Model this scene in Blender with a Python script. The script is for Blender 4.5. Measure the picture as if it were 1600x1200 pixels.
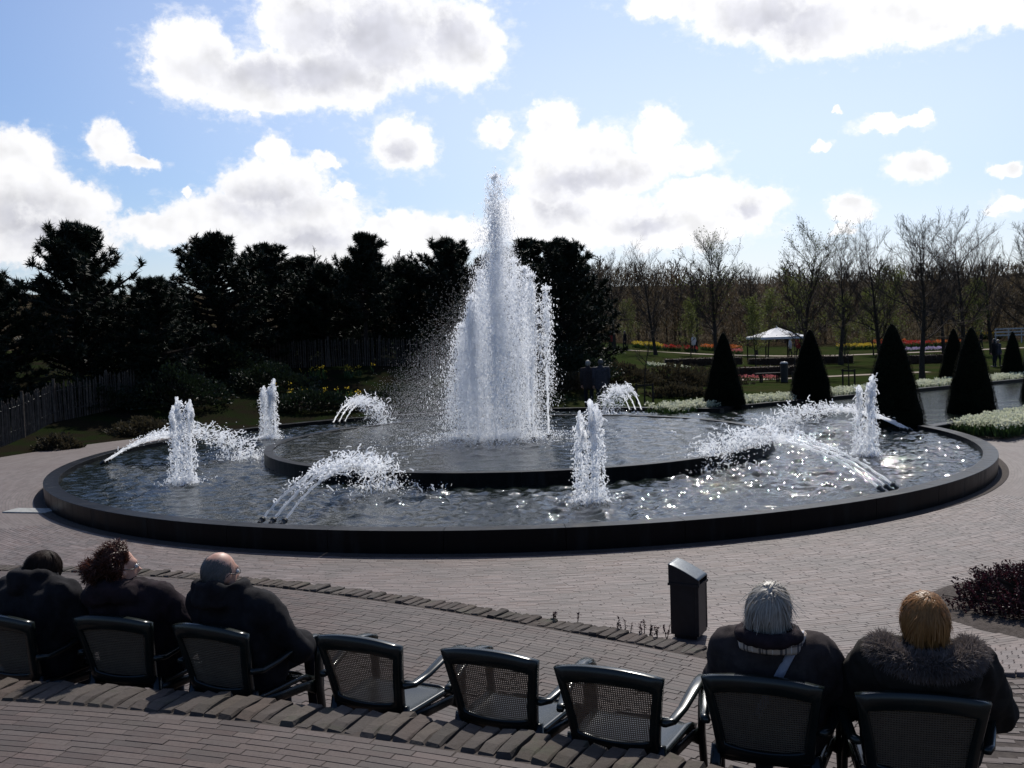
import bpy, math, random
import numpy as np
from mathutils import Vector, Matrix

for o in list(bpy.data.objects):
    bpy.data.objects.remove(o)
sc = bpy.context.scene
COL = sc.collection
R = math.radians

# ------------------------------------------------------------------ camera
EYE = Vector((0.0, 0.0, 2.55))
PITCH, ROLL = R(3.1), R(1.8)
fwd = Vector((0, math.cos(PITCH), -math.sin(PITCH)))
rt0 = Vector((1, 0, 0)); up0 = rt0.cross(fwd)
rt = rt0 * math.cos(ROLL) - up0 * math.sin(ROLL)
up = up0 * math.cos(ROLL) + rt0 * math.sin(ROLL)
cam = bpy.data.cameras.new('camera')
cam.lens = 34.8; cam.sensor_width = 36.0; cam.clip_end = 2000; cam.clip_start = 0.05
camo = bpy.data.objects.new('camera', cam); COL.objects.link(camo)
m = Matrix((rt, up, -fwd)).transposed().to_4x4(); m.translation = EYE
camo.matrix_world = m
sc.camera = camo

# ------------------------------------------------------------------ sky with cumulus
SUN_EL, SUN_AZ = 47.0, 15.0          # degrees; azimuth clockwise from +Y
SUN = Vector((math.sin(R(SUN_AZ)) * math.cos(R(SUN_EL)), math.cos(R(SUN_AZ)) * math.cos(R(SUN_EL)), math.sin(R(SUN_EL))))
CLOUDS = [(-17.11, 14.85, 2.7, 2.38), (-13.78, 13.83, 3.84, 1.8), (-9.57, 14.24, 4.3, 1.98), (-10.87, 16.84, 3.19, 2.22), (-6.63, 16.25, 4.34, 2.9), (-2.31, 15.89, 2.73, 2.45), (-13.14, 12.85, 2.8, 0.83), (-7.93, 19.44, 9.02, 1.86), (9.67, 17.45, 2.63, 1.02), (14.19, 16.57, 4.03, 1.63), (18.2, 15.51, 4.47, 1.71), (22.37, 15.61, 4.51, 1.7), (26.3, 15.63, 3.4, 1.47), (18.25, 18.6, 10.07, 1.79), (-21.54, 10.45, 1.21, 1.1), (-20.31, 9.67, 1.49, 0.43), (-26.17, 9.45, 2.25, 1.64), (-25.07, 7.9, 1.83, 1.61), (-26.9, 6.88, 1.78, 1.92), (-23.12, 7.23, 1.89, 1.18), (-24.59, 5.46, 3.75, 1.64), (-13.09, 10.15, 0.98, 1.09), (-14.03, 8.42, 2.26, 1.37), (-12.64, 8.43, 2.82, 1.59), (-15.48, 6.69, 3.82, 1.45), (-11.31, 6.67, 3.93, 1.62), (-19.19, 6.06, 2.66, 0.95), (-9.96, 5.06, 8.0, 1.43), (-10.3, 9.75, 0.92, 0.59), (-9.29, 8.17, 0.9, 0.46), (-5.78, 10.49, 2.04, 1.59), (-17.94, 7.95, 0.33, 0.27), (-6.31, 6.07, 2.19, 1.07), (-3.77, 5.65, 3.31, 1.08), (-0.46, 11.25, 1.1, 0.83), (2.85, 11.66, 1.64, 1.24), (4.07, 9.87, 3.62, 1.67), (8.8, 10.74, 1.6, 1.44), (9.84, 9.23, 2.47, 0.83), (2.93, 8.5, 2.92, 1.59), (6.22, 8.71, 3.24, 1.47), (11.21, 7.22, 2.97, 1.12), (14.0, 6.46, 2.06, 1.11), (1.4, 6.41, 2.2, 1.43), (5.06, 6.09, 4.34, 1.79), (9.75, 5.52, 4.92, 1.24), (18.47, 11.09, 0.33, 0.3), (17.79, 9.39, 0.56, 0.34), (20.9, 10.2, 1.83, 0.46), (22.48, 10.39, 0.62, 0.52), (22.46, 8.01, 1.4, 0.82), (26.71, 7.39, 0.87, 0.45), (26.55, 5.57, 1.02, 0.45), (19.07, 6.03, 1.24, 0.82), (18.56, 4.94, 0.86, 0.31)]
GREYS = [(-8.06, 16.4, 4.68, 2.41), (-11.33, 14.29, 5.34, 0.99), (-3.37, 16.56, 2.18, 1.94), (15.37, 16.14, 3.16, 1.42), (-25.45, 6.26, 2.29, 1.24), (-13.55, 7.56, 2.45, 0.9), (-6.15, 10.14, 1.02, 0.63), (4.58, 8.36, 3.08, 0.71), (2.82, 7.0, 1.46, 0.79), (7.96, 5.61, 1.44, 0.5), (13.13, 6.16, 1.11, 0.46), (-11.36, 5.54, 2.14, 0.64)]


class NT:
    """tiny node-tree helper"""
    def __init__(s, tree):
        s.t = tree; s.t.nodes.clear()
    def n(s, typ, ins=None, **kw):
        nd = s.t.nodes.new(typ)
        for k, v in kw.items():
            setattr(nd, k, v)
        for k, v in (ins or {}).items():
            sock = nd.inputs[k]
            if isinstance(v, bpy.types.NodeSocket):
                s.t.links.new(v, sock)
            else:
                sock.default_value = v
        return nd
    def math(s, op, a, b=None, c=None, clamp=False):
        ins = {0: a}
        if b is not None: ins[1] = b
        if c is not None: ins[2] = c
        return s.n('ShaderNodeMath', ins, operation=op, use_clamp=clamp).outputs[0]
    def vec(s, op, a, b=None, c=None):
        ins = {0: a}
        if b is not None: ins[1] = b
        if c is not None: ins[2] = c
        nd = s.n('ShaderNodeVectorMath', ins, operation=op)
        return nd.outputs['Value'] if op in ('LENGTH', 'DOT_PRODUCT', 'DISTANCE') else nd.outputs[0]
    def step(s, v, a, b, lo=0.0, hi=1.0):
        nd = s.n('ShaderNodeMapRange', {0: v, 1: a, 2: b, 3: lo, 4: hi}, interpolation_type='SMOOTHSTEP')
        return nd.outputs[0]
    def noise(s, v, scale, detail=4, rough=0.5, col=False, dist=0.0):
        nd = s.n('ShaderNodeTexNoise', {'Scale': scale, 'Detail': detail, 'Roughness': rough, 'Distortion': dist})
        if v is not None: s.t.links.new(v, nd.inputs['Vector'])
        return nd.outputs['Color' if col else 0]
    def mix(s, f, a, b, blend='MIX'):
        nd = s.n('ShaderNodeMix', data_type='RGBA', blend_type=blend)
        for k, v in ((0, f), (6, a), (7, b)):
            if isinstance(v, bpy.types.NodeSocket): s.t.links.new(v, nd.inputs[k])
            else: nd.inputs[k].default_value = v if k == 0 else (*v[:3], 1)
        return nd.outputs[2]


def build_world():
    w = bpy.data.worlds.new('World'); sc.world = w; w.use_nodes = True
    T = NT(w.node_tree)
    sky = T.n('ShaderNodeTexSky', sky_type='NISHITA', sun_disc=False, sun_elevation=R(SUN_EL), sun_rotation=R(SUN_AZ),
              altitude=0, air_density=1.0, dust_density=1.0, ozone_density=2.2).outputs[0]
    d = T.vec('NORMALIZE', T.n('ShaderNodeTexCoord').outputs['Generated'])
    x = T.n('ShaderNodeSeparateXYZ', {0: d}).outputs
    az = T.math('MULTIPLY', T.math('ARCTAN2', x[0], x[1]), 57.29578)
    el = T.math('MULTIPLY', T.math('ARCSINE', x[2]), 57.29578)
    p0 = T.n('ShaderNodeCombineXYZ', {0: az, 1: el}).outputs[0]
    wob = T.vec('SUBTRACT', T.noise(p0, 0.55, 5, 0.58, True), (0.5, 0.5, 0.5))
    p = T.vec('MULTIPLY_ADD', wob, (1.9, 1.6, 0.0), p0)
    wob2 = T.vec('SUBTRACT', T.noise(p0, 1.9, 3, 0.55, True), (0.5, 0.5, 0.5))
    p = T.vec('MULTIPLY_ADD', wob2, (0.75, 0.62, 0.0), p)
    def field(lst, k):
        cur = None
        for a, e, ra, re in lst:
            v = T.vec('LENGTH', T.vec('MULTIPLY_ADD', p, (1 / ra, 1 / re, 0), (-a / ra, -e / re, 0)))
            cur = v if cur is None else T.math('SMOOTH_MIN', cur, v, k)
        return cur
    f = T.math('SUBTRACT', 1.08, field(CLOUDS, 0.12))
    fine = T.math('SUBTRACT', T.noise(p0, 1.5, 6, 0.64), 0.5)
    f = T.math('MULTIPLY_ADD', fine, 0.66, f)
    # the same kind of broken cumulus over the rest of the sky dome
    dd = T.vec('MULTIPLY', d, (1.0, 1.0, 1.9))
    # (seen from below, overhead, the gaps between them are wider than near the horizon)
    other = T.math('MULTIPLY', T.math('SUBTRACT', T.noise(dd, 3.1, 5, 0.56), T.step(el, 8, 40, 0.56, 0.66)), 4.0)
    outside = T.math('MAXIMUM', T.step(T.math('ABSOLUTE', az), 29, 36), T.step(el, 19.5, 24))
    other = T.math('SUBTRACT', other, T.math('MULTIPLY', T.math('SUBTRACT', 1.0, outside), 3.0))
    f = T.math('MAXIMUM', f, other)
    wisp = T.math('MULTIPLY_ADD', T.math('SUBTRACT', T.noise(T.vec('MULTIPLY', p0, (1.0, 1.7, 1.0)), 0.75, 5, 0.62), 0.5), 1.9, f)
    mask = T.math('MAXIMUM', T.step(f, -0.05, 0.32), T.math('MULTIPLY', T.step(wisp, -0.25, 0.45), 0.44))
    above = T.step(el, 0.0, 2.0)
    mask = T.math('MULTIPLY', mask, above)
    g = T.math('SUBTRACT', 1.55, field(GREYS, 0.35))
    n1 = T.noise(p0, 0.42, 3, 0.5)
    g = T.math('MULTIPLY_ADD', T.math('SUBTRACT', n1, 0.5), 0.9, g)
    g = T.math('MAXIMUM', T.step(g, -0.25, 1.45), T.math('MULTIPLY', T.step(other, 0.35, 1.2), outside))
    inner = T.step(f, 0.08, 0.75)
    g = T.math('MULTIPLY', g, inner)
    # billows: broad relief lit from the sun's side
    n2 = T.noise(T.vec('ADD', p0, (0.35, 0.6, 0.0)), 0.42, 3, 0.5)
    rel = T.math('MULTIPLY_ADD', T.math('SUBTRACT', n1, n2), 0.7, 0.985)
    rel = T.math('MINIMUM', T.math('MAXIMUM', rel, 0.84), 1.05)
    # clouds are brightest towards the sun (forward scattering)
    cs = T.vec('DOT_PRODUCT', d, tuple(SUN))
    lit = T.n('ShaderNodeMapRange', {0: cs, 1: -0.5, 2: 0.80, 3: 3.0, 4: 10.9}).outputs[0]
    white = T.vec('SCALE', (1.0, 1.0, 1.02)); T.t.links.new(lit, white.node.inputs['Scale'])
    shaded = T.vec('SCALE', white); T.t.links.new(T.n('ShaderNodeMix', {0: inner, 2: 1.0, 3: rel}).outputs[0], shaded.node.inputs['Scale'])
    grey = T.mix(1.0, shaded, (0.66, 0.668, 0.725), 'MULTIPLY')
    cl = T.mix(g, shaded, grey)
    # thin bright haze, thickest low over the horizon and towards the sun
    hz = T.math('MULTIPLY', T.step(el, 27.0, 1.0), T.step(cs, 0.64, 0.84, 0.08, 0.70))
    base = T.mix(hz, T.mix(1.0, sky, (0.76, 0.90, 1.13), 'MULTIPLY'), T.mix(1.0, white, (0.86, 0.925, 1.0), 'MULTIPLY'))
    base = T.mix(T.math('MULTIPLY', T.step(el, 8.0, 1.0), T.step(cs, 0.55, 0.75, 0.30, 0.60)), base, T.mix(1.0, white, (0.95, 0.97, 1.0), 'MULTIPLY'))
    # glow of the bright air around the sun
    cp = T.math('MAXIMUM', cs, 0.0)
    glow = T.math('ADD', T.math('MULTIPLY', T.math('POWER', cp, 40.0), 14.0), T.math('MULTIPLY', T.math('POWER', cp, 9.0), 3.2))
    gl = T.vec('SCALE', (1.0, 0.97, 0.92)); T.t.links.new(glow, gl.node.inputs['Scale'])
    base = T.vec('ADD', base, gl)
    col = T.mix(mask, base, cl)
    bg = T.n('ShaderNodeBackground', {'Color': col, 'Strength': SKY_STRENGTH})
    T.t.links.new(bg.outputs[0], T.n('ShaderNodeOutputWorld').inputs[0])
    w.cycles.sampling_method = 'MANUAL'; w.cycles.sample_map_resolution = 1024


SKY_STRENGTH = 0.10
build_world()
sl = bpy.data.lights.new('sun', 'SUN'); sl.energy = 5.0; sl.angle = R(0.53); sl.color = (1.0, 0.955, 0.88)
slo = bpy.data.objects.new('sun', sl); COL.objects.link(slo)
slo.rotation_euler = (-SUN).to_track_quat('-Z', 'Y').to_euler(); slo.location = SUN * 60
sc.view_settings.view_transform = 'Standard'; sc.view_settings.look = 'None'
sc.view_settings.exposure = 0.0; sc.view_settings.gamma = 1.0
sc.render.engine = 'CYCLES'
sc.cycles.use_denoising = True
sc.cycles.max_bounces = 8; sc.cycles.diffuse_bounces = 4; sc.cycles.glossy_bounces = 3
sc.cycles.transmission_bounces = 4; sc.cycles.transparent_max_bounces = 12
sc.cycles.caustics_reflective = False; sc.cycles.caustics_refractive = False
sc.cycles.sample_clamp_indirect = 6.0
# ------------------------------------------------------------------ mesh helpers
rng = np.random.default_rng(7)
random.seed(7)


class MB:
    """collects vertices and faces, builds ONE mesh object"""
    def __init__(s):
        s.v, s.f, s.n = [], [], 0
    def add(s, v, *faces):
        v = np.asarray(v, float).reshape(-1, 3)
        for f in faces:
            if f is not None and len(f):
                s.f.append(np.asarray(f, np.int64) + s.n)
        s.v.append(v); s.n += len(v)
        return s
    def mesh(s, name, mat=None, smooth=False):
        me = bpy.data.meshes.new(name)
        v = np.concatenate(s.v)
        me.vertices.add(len(v)); me.vertices.foreach_set('co', v.ravel())
        idx = np.concatenate([f.ravel() for f in s.f])
        cnt = np.concatenate([np.full(len(f), f.shape[1]) for f in s.f])
        me.loops.add(len(idx)); me.loops.foreach_set('vertex_index', idx)
        st = np.concatenate([[0], np.cumsum(cnt)[:-1]])
        me.polygons.add(len(cnt)); me.polygons.foreach_set('loop_start', st)
        me.update(calc_edges=True)
        me.shade_smooth() if smooth else me.shade_flat()
        if mat is not None: me.materials.append(mat)
        return me
    def build(s, name, mat=None, parent=None, smooth=False):
        return link(name, s.mesh(name, mat, smooth), parent)


def link(name, me, parent=None):
    o = bpy.data.objects.new(name, me); COL.objects.link(o)
    if parent is not None: o.parent = parent
    return o


def tag(o, label=None, cat=None, group=None, kind=None):
    if label: o['label'] = label
    if cat: o['category'] = cat
    if group: o['group'] = group
    if kind: o['kind'] = kind
    return o


def empty(name, loc=(0, 0, 0), rz=0.0):
    o = bpy.data.objects.new(name, None); COL.objects.link(o)
    o.location = loc; o.rotation_euler = (0, 0, rz); o.empty_display_size = 0.2
    return o


def copy_tree(o, parent=None):
    c = o.copy(); COL.objects.link(c); c.parent = parent
    for ch in list(o.children):
        copy_tree(ch, c)
    return c


def box(c, s, rz=0.0, taper=1.0):
    """box centred at c with full size s -> verts, quads"""
    x, y, z = np.array(s) / 2
    v = np.array([(-x, -y, -z), (x, -y, -z), (x, y, -z), (-x, y, -z), (-x * taper, -y * taper, z), (x * taper, -y * taper, z), (x * taper, y * taper, z), (-x * taper, y * taper, z)])
    ca, sa = math.cos(rz), math.sin(rz)
    v = v @ np.array([[ca, sa, 0], [-sa, ca, 0], [0, 0, 1]]) + np.array(c)
    return v, BOXF
BOXF = np.array([(0, 3, 2, 1), (4, 5, 6, 7), (0, 1, 5, 4), (1, 2, 6, 5), (2, 3, 7, 6), (3, 0, 4, 7)])


def cbox(s, b):
    """unit box with chamfered top edge, top face at z=0 (bricks, slabs)"""
    x, y, h = s[0] / 2, s[1] / 2, s[2]
    def ring(x, y, z): return [(-x, -y, z), (x, -y, z), (x, y, z), (-x, y, z)]
    v = np.array(ring(x, y, -h) + ring(x, y, -b) + ring(x - b, y - b, 0))
    f = [(0 + i, (i + 1) % 4, 4 + (i + 1) % 4, 4 + i) for i in range(4)] + [(4 + i, 4 + (i + 1) % 4, 8 + (i + 1) % 4, 8 + i) for i in range(4)] + [(8, 9, 10, 11)]
    return v, np.array(f)


def frusta(p0, p1, r0, r1, n=5):
    """many tapered prisms at once"""
    p0, p1 = np.asarray(p0, float), np.asarray(p1, float)
    N = len(p0); d = p1 - p0
    d /= np.linalg.norm(d, axis=1, keepdims=True) + 1e-9
    ref = np.where(np.abs(d[:, 2:3]) > 0.9, np.array([[1., 0, 0]]), np.array([[0, 0, 1.]]))
    a = np.cross(d, ref); a /= np.linalg.norm(a, axis=1, keepdims=True) + 1e-9
    b = np.cross(d, a)
    t = np.linspace(0, 2 * np.pi, n, endpoint=False)
    ring = a[:, None] * np.cos(t)[None, :, None] + b[:, None] * np.sin(t)[None, :, None]
    v = np.concatenate([p0[:, None] + ring * np.asarray(r0)[:, None, None], p1[:, None] + ring * np.asarray(r1)[:, None, None]], 1).reshape(-1, 3)
    i = np.arange(n); j = (i + 1) % n
    q = np.stack([i, j, n + j, n + i], 1)
    return v, (q[None] + (np.arange(N) * 2 * n)[:, None, None]).reshape(-1, 4)


def tube(pts, rad, n=8, caps=True, flat=1.0):
    """one swept tube; flat squeezes the cross-section"""
    P = np.asarray(pts, float); K = len(P)
    rad = np.broadcast_to(np.asarray(rad, float), (K,))
    T = np.gradient(P, axis=0); T /= np.linalg.norm(T, axis=1, keepdims=True) + 1e-9
    ref = np.array([0, 0, 1.]) if abs(T[0][2]) < 0.9 else np.array([1., 0, 0])
    a = np.cross(T[0], ref); a /= np.linalg.norm(a)
    t = np.linspace(0, 2 * np.pi, n, endpoint=False)
    V = []
    for k in range(K):
        a = a - T[k] * (a @ T[k]); a /= np.linalg.norm(a) + 1e-9
        b = np.cross(T[k], a)
        V.append(P[k] + rad[k] * (np.outer(np.cos(t), a) + flat * np.outer(np.sin(t), b)))
    V = np.concatenate(V)
    i = np.arange(n); j = (i + 1) % n
    q = np.concatenate([np.stack([i, j, n + j, n + i], 1) + k * n for k in range(K - 1)])
    if caps:
        V = np.concatenate([V, P[:1], P[-1:]])
        c = np.concatenate([np.stack([j, i, np.full(n, K * n)], 1), np.stack([i, j, np.full(n, K * n + 1)], 1) + np.array([(K - 1) * n, (K - 1) * n, 0])])
        return V, q, c
    return V, q


def lathe(prof, n=24):
    """(r, z) profile spun about z"""
    prof = np.asarray(prof, float); t = np.linspace(0, 2 * np.pi, n, endpoint=False)
    V = np.concatenate([np.stack([r * np.cos(t), r * np.sin(t), np.full(n, z)], 1) for r, z in prof])
    i = np.arange(n); j = (i + 1) % n
    return V, np.concatenate([np.stack([i, j, n + j, n + i], 1) + k * n for k in range(len(prof) - 1)])


OCT_V = np.array([(1, 0, 0), (-1, 0, 0), (0, 1, 0), (0, -1, 0), (0, 0, 1), (0, 0, -1)], float)
OCT_F = np.array([(0, 2, 4), (2, 1, 4), (1, 3, 4), (3, 0, 4), (2, 0, 5), (1, 2, 5), (3, 1, 5), (0, 3, 5)])
TET_V = np.array([(1, 1, 1), (-1, -1, 1), (-1, 1, -1), (1, -1, -1)], float) * 0.8
TET_F = np.array([(0, 2, 1), (0, 1, 3), (0, 3, 2), (1, 2, 3)])


def frame_of(d, spin=None):
    d = d / (np.linalg.norm(d, axis=1, keepdims=True) + 1e-9)
    ref = np.where(np.abs(d[:, 2:3]) > 0.95, np.array([[1., 0, 0]]), np.array([[0, 0, 1.]]))
    a = np.cross(ref, d); a /= np.linalg.norm(a, axis=1, keepdims=True) + 1e-9
    b = np.cross(d, a)
    if spin is not None:
        c, s = np.cos(spin)[:, None], np.sin(spin)[:, None]
        a, b = a * c + b * s, b * c - a * s
    return a, b, d


def scatter(uv, uf, pos, scale, d=None, spin=None):
    """copies of a unit shape: scale (N,) or (N,3); local z turned to d"""
    N = len(pos); scale = np.asarray(scale, float)
    if scale.ndim == 1: scale = np.repeat(scale[:, None], 3, 1)
    L = uv[None] * scale[:, None]
    if d is not None:
        a, b, c = frame_of(np.asarray(d, float), spin)
        L = L[..., 0:1] * a[:, None] + L[..., 1:2] * b[:, None] + L[..., 2:3] * c[:, None]
    v = (L + np.asarray(pos)[:, None]).reshape(-1, 3)
    return v, (uf[None] + (np.arange(N) * len(uv))[:, None, None]).reshape(-1, uf.shape[1])


def sstep(x, a, b):
    t = np.clip((np.asarray(x, float) - a) / (b - a), 0, 1); return t * t * (3 - 2 * t)


# ------------------------------------------------------------------ materials
def mat(name, c1, c2=None, rough=0.6, scale=4.0, spec=0.3, bump=0.0, bscale=None, metal=0.0, per=0.0, coat=0.0, detail=5, coords='Object', dist=0.02, thr=(0.35, 0.65)):
    """procedural: two colours mixed by noise, optional bump, per-object/per-island variation"""
    mt = bpy.data.materials.new(name); mt.use_nodes = True
    T = NT(mt.node_tree)
    co = T.n('ShaderNodeTexCoord').outputs[coords]
    c2 = c2 or tuple(c * 0.75 for c in c1)
    f = T.step(T.noise(co, scale, detail, 0.6), *thr)
    col = T.mix(f, c1, c2)
    if per:
        rnd = T.math('FRACT', T.math('ADD', T.n('ShaderNodeObjectInfo').outputs['Random'], T.n('ShaderNodeNewGeometry').outputs['Random Per Island']))
        hsv = T.n('ShaderNodeHueSaturation', {'Value': T.math('MULTIPLY_ADD', rnd, 2 * per, 1 - per), 'Color': col})
        col = hsv.outputs[0]
    p = T.n('ShaderNodeBsdfPrincipled', {'Base Color': col, 'Roughness': rough, 'Metallic': metal, 'Specular IOR Level': spec, 'Coat Weight': coat})
    if bump:
        h = T.noise(co, bscale or scale * 6, 6, 0.6)
        T.t.links.new(T.n('ShaderNodeBump', {'Strength': bump, 'Distance': dist, 'Height': h}).outputs[0], p.inputs['Normal'])
    T.t.links.new(p.outputs[0], T.n('ShaderNodeOutputMaterial').inputs[0])
    return mt


def leafmat(name, c1, c2, trans=0.35, scale=1.5, rough=0.55, per=0.25, spec=0.25):
    """leaf / petal / needle: diffuse plus light let through"""
    mt = bpy.data.materials.new(name); mt.use_nodes = True
    T = NT(mt.node_tree)
    co = T.n('ShaderNodeTexCoord').outputs['Object']
    rnd = T.math('FRACT', T.math('ADD', T.n('ShaderNodeObjectInfo').outputs['Random'], T.n('ShaderNodeNewGeometry').outputs['Random Per Island']))
    f = T.math('MULTIPLY_ADD', rnd, 0.6, T.math('MULTIPLY', T.step(T.noise(co, scale, 3), 0.35, 0.65), 0.4))
    col = T.n('ShaderNodeHueSaturation', {'Value': T.math('MULTIPLY_ADD', rnd, 2 * per, 1 - per), 'Color': T.mix(f, c1, c2)}).outputs[0]
    p = T.n('ShaderNodeBsdfPrincipled', {'Base Color': col, 'Roughness': rough, 'Specular IOR Level': spec})
    t = T.n('ShaderNodeBsdfTranslucent', {'Color': col})
    mx = T.n('ShaderNodeMixShader', {0: trans, 1: p.outputs[0], 2: t.outputs[0]})
    T.t.links.new(mx.outputs[0], T.n('ShaderNodeOutputMaterial').inputs[0])
    return mt


def brickmat(name, cols, rough=0.72, moss=0.12, rel=0.3, spec=0.35):
    """one colour per brick, grain and worn pale skin on top"""
    mt = bpy.data.materials.new(name); mt.use_nodes = True
    T = NT(mt.node_tree)
    geo = T.n('ShaderNodeNewGeometry')
    rnd = T.math('FRACT', T.math('ADD', T.n('ShaderNodeObjectInfo').outputs['Random'], geo.outputs['Random Per Island']))
    ramp = T.n('ShaderNodeValToRGB', {0: rnd})
    el = ramp.color_ramp.elements
    while len(el) < len(cols): el.new(0.5)
    for i, c in enumerate(cols):
        el[i].position = i / (len(cols) - 1); el[i].color = (*c, 1)
    pos = geo.outputs['Position']
    grain = T.noise(pos, 55, 6, 0.65)
    big = T.noise(pos, 0.9, 4, 0.6)
    col = T.mix(T.math('MULTIPLY', T.step(big, 0.42, 0.62), 0.5), ramp.outputs[0], (0.070, 0.060, 0.056))
    v2 = T.math('FRACT', T.math('MULTIPLY', rnd, 7.31))
    col = T.mix(T.math('MULTIPLY', T.step(T.noise(pos, 2.3, 5, 0.65), 0.54, 0.66), 0.30), col, (.045, .038, .035))
    col = T.n('ShaderNodeHueSaturation', {'Value': T.math('MULTIPLY_ADD', v2, 0.42, 0.80), 'Color': col}).outputs[0]
    col = T.mix(T.math('MULTIPLY', T.step(T.noise(pos, 6.0, 4, 0.6), 0.52, 0.75), moss), col, (.040, .042, .024))
    col = T.mix(T.math('MULTIPLY', T.step(grain, 0.45, 0.75), 0.5), col, tuple(c * 0.45 for c in cols[0]))
    p = T.n('ShaderNodeBsdfPrincipled', {'Base Color': col, 'Roughness': rough, 'Specular IOR Level': spec})
    T.t.links.new(T.n('ShaderNodeBump', {'Strength': rel, 'Distance': 0.004, 'Height': grain}).outputs[0], p.inputs['Normal'])
    T.t.links.new(p.outputs[0], T.n('ShaderNodeOutputMaterial').inputs[0])
    return mt


M = {}
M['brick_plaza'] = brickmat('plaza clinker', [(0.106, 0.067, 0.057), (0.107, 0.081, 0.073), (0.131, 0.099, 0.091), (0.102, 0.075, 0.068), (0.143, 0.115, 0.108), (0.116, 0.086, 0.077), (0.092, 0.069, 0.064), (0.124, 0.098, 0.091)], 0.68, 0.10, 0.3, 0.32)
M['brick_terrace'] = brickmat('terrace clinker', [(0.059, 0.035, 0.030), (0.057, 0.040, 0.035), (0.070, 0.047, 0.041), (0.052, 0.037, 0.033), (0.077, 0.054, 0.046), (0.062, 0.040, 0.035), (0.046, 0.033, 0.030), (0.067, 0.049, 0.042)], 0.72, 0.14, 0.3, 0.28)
M['brick_kerb'] = brickmat('kerb brick', [(0.041, 0.031, 0.022), (0.058, 0.043, 0.031), (0.036, 0.026, 0.020), (0.053, 0.036, 0.028), (0.033, 0.026, 0.018)], 0.9, 0.75, 0.9)
M['joint'] = mat('sand joint', (.046, .038, .034), (.066, .055, .048), 0.95, 30, 0.1)


def granitemat():
    """dark stone with faint run-down water marks"""
    mt = bpy.data.materials.new('black granite'); mt.use_nodes = True
    T = NT(mt.node_tree); pos = T.n('ShaderNodeNewGeometry').outputs['Position']
    st = T.step(T.noise(T.vec('MULTIPLY', pos, (5.0, 5.0, 0.7)), 1.0, 5, 0.6), 0.50, 0.78)
    sp = T.noise(pos, 120, 3, 0.6)
    col = T.mix(T.math('MULTIPLY', st, 0.8), (.0045, .0045, .005), (.020, .020, .019))
    col = T.mix(T.math('MULTIPLY', T.step(sp, 0.55, 0.75), 0.4), col, (.022, .022, .024))
    p = T.n('ShaderNodeBsdfPrincipled', {'Base Color': col, 'Roughness': T.math('MULTIPLY_ADD', st, 0.25, 0.34), 'Specular IOR Level': 0.10})
    T.t.links.new(T.n('ShaderNodeBump', {'Strength': 0.15, 'Distance': 0.002, 'Height': sp}).outputs[0], p.inputs['Normal'])
    T.t.links.new(p.outputs[0], T.n('ShaderNodeOutputMaterial').inputs[0])
    return mt
M['granite'] = granitemat()
M['wall'] = mat('retaining brick', (.09, .065, .055), (.06, .045, .04), 0.9, 8, 0.2, bump=0.3)


def polar_brick(name):
    """paving too far off to pick bricks apart: courses round the pool as texture"""
    mt = bpy.data.materials.new(name); mt.use_nodes = True
    T = NT(mt.node_tree)
    pos = T.n('ShaderNodeNewGeometry').outputs['Position']
    q = T.vec('SUBTRACT', pos, (PX, PY, 0))
    s = T.n('ShaderNodeSeparateXYZ', {0: q}).outputs
    rad = T.vec('LENGTH', T.vec('MULTIPLY', q, (1, 1, 0)))
    ang = T.math('MULTIPLY', T.math('ARCTAN2', s[1], s[0]), 11.0)
    uv = T.n('ShaderNodeCombineXYZ', {0: ang, 1: rad}).outputs[0]
    br = T.n('ShaderNodeTexBrick', {'Vector': uv, 'Color1': (.118, .093, .086, 1), 'Color2': (.084, .065, .060, 1), 'Mortar': (.06, .05, .045, 1), 'Scale': 1.0,
             'Mortar Size': 0.004, 'Brick Width': 0.195, 'Row Height': 0.048, 'Bias': 0.0})
    st = T.noise(T.vec('MULTIPLY', uv, (1.2, 9, 0)), 1.0, 5, 0.6)
    col = T.mix(T.math('MULTIPLY', T.step(st, 0.4, 0.7), 0.6), br.outputs[0], (.143, .121, .112))
    col = T.mix(T.math('MULTIPLY', T.step(T.noise(pos, 0.35, 5), 0.45, 0.7), 0.4), col, (.08, .053, .047))
    p = T.n('ShaderNodeBsdfPrincipled', {'Base Color': col, 'Roughness': 0.75, 'Specular IOR Level': 0.35})
    T.t.links.new(p.outputs[0], T.n('ShaderNodeOutputMaterial').inputs[0])
    return mt


# ------------------------------------------------------------------ layout
PX, PY, RO, RI = 0.1, 19.9, 8.70, 5.00       # pool centre, outer and inner radius
Z_RIM, Z_WAT, Z_INRIM, Z_INWAT = 0.28, 0.19, 0.405, 0.388
Z_T1, Z_T2 = 0.30, 0.85                       # chair terrace, upper terrace
M['plaza'] = polar_brick('distant plaza paving')


def ground_z(x, y):
    x, y = np.asarray(x, float), np.asarray(y, float)
    dx, dy = x - PX, y - PY
    r = np.hypot(dx, dy); az = np.degrees(np.arctan2(dy, dx)) % 360
    w = sstep(az, 66, 100) * (1 - sstep(az, 205, 235))
    r0 = np.interp(az, [0, 95, 125, 150, 180, 360], [9.6, 9.6, 10.2, 12.0, 12.6, 13.0])
    bank = w * (1.45 * sstep(r, r0, r0 + 10) + 0.5 * sstep(r, 22, 60))
    bumps = 0.10 * np.sin(x * 0.9 + 1.3 * np.sin(y * 0.5)) * np.cos(y * 0.7) * sstep(r, r0 + 1, r0 + 5) * w
    low = -0.6 * sstep(y, 34, 52) * (1 - w) * sstep(r, 14, 26)
    low = low - 0.30 * np.exp(-((x - 2.6) ** 2 / 8.0 + (y - 32.6) ** 2 / 5.0))
    hill = 12.5 * sstep(r, 174, 240) * sstep(y, 60, 140)
    return bank + bumps + low + hill


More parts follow.
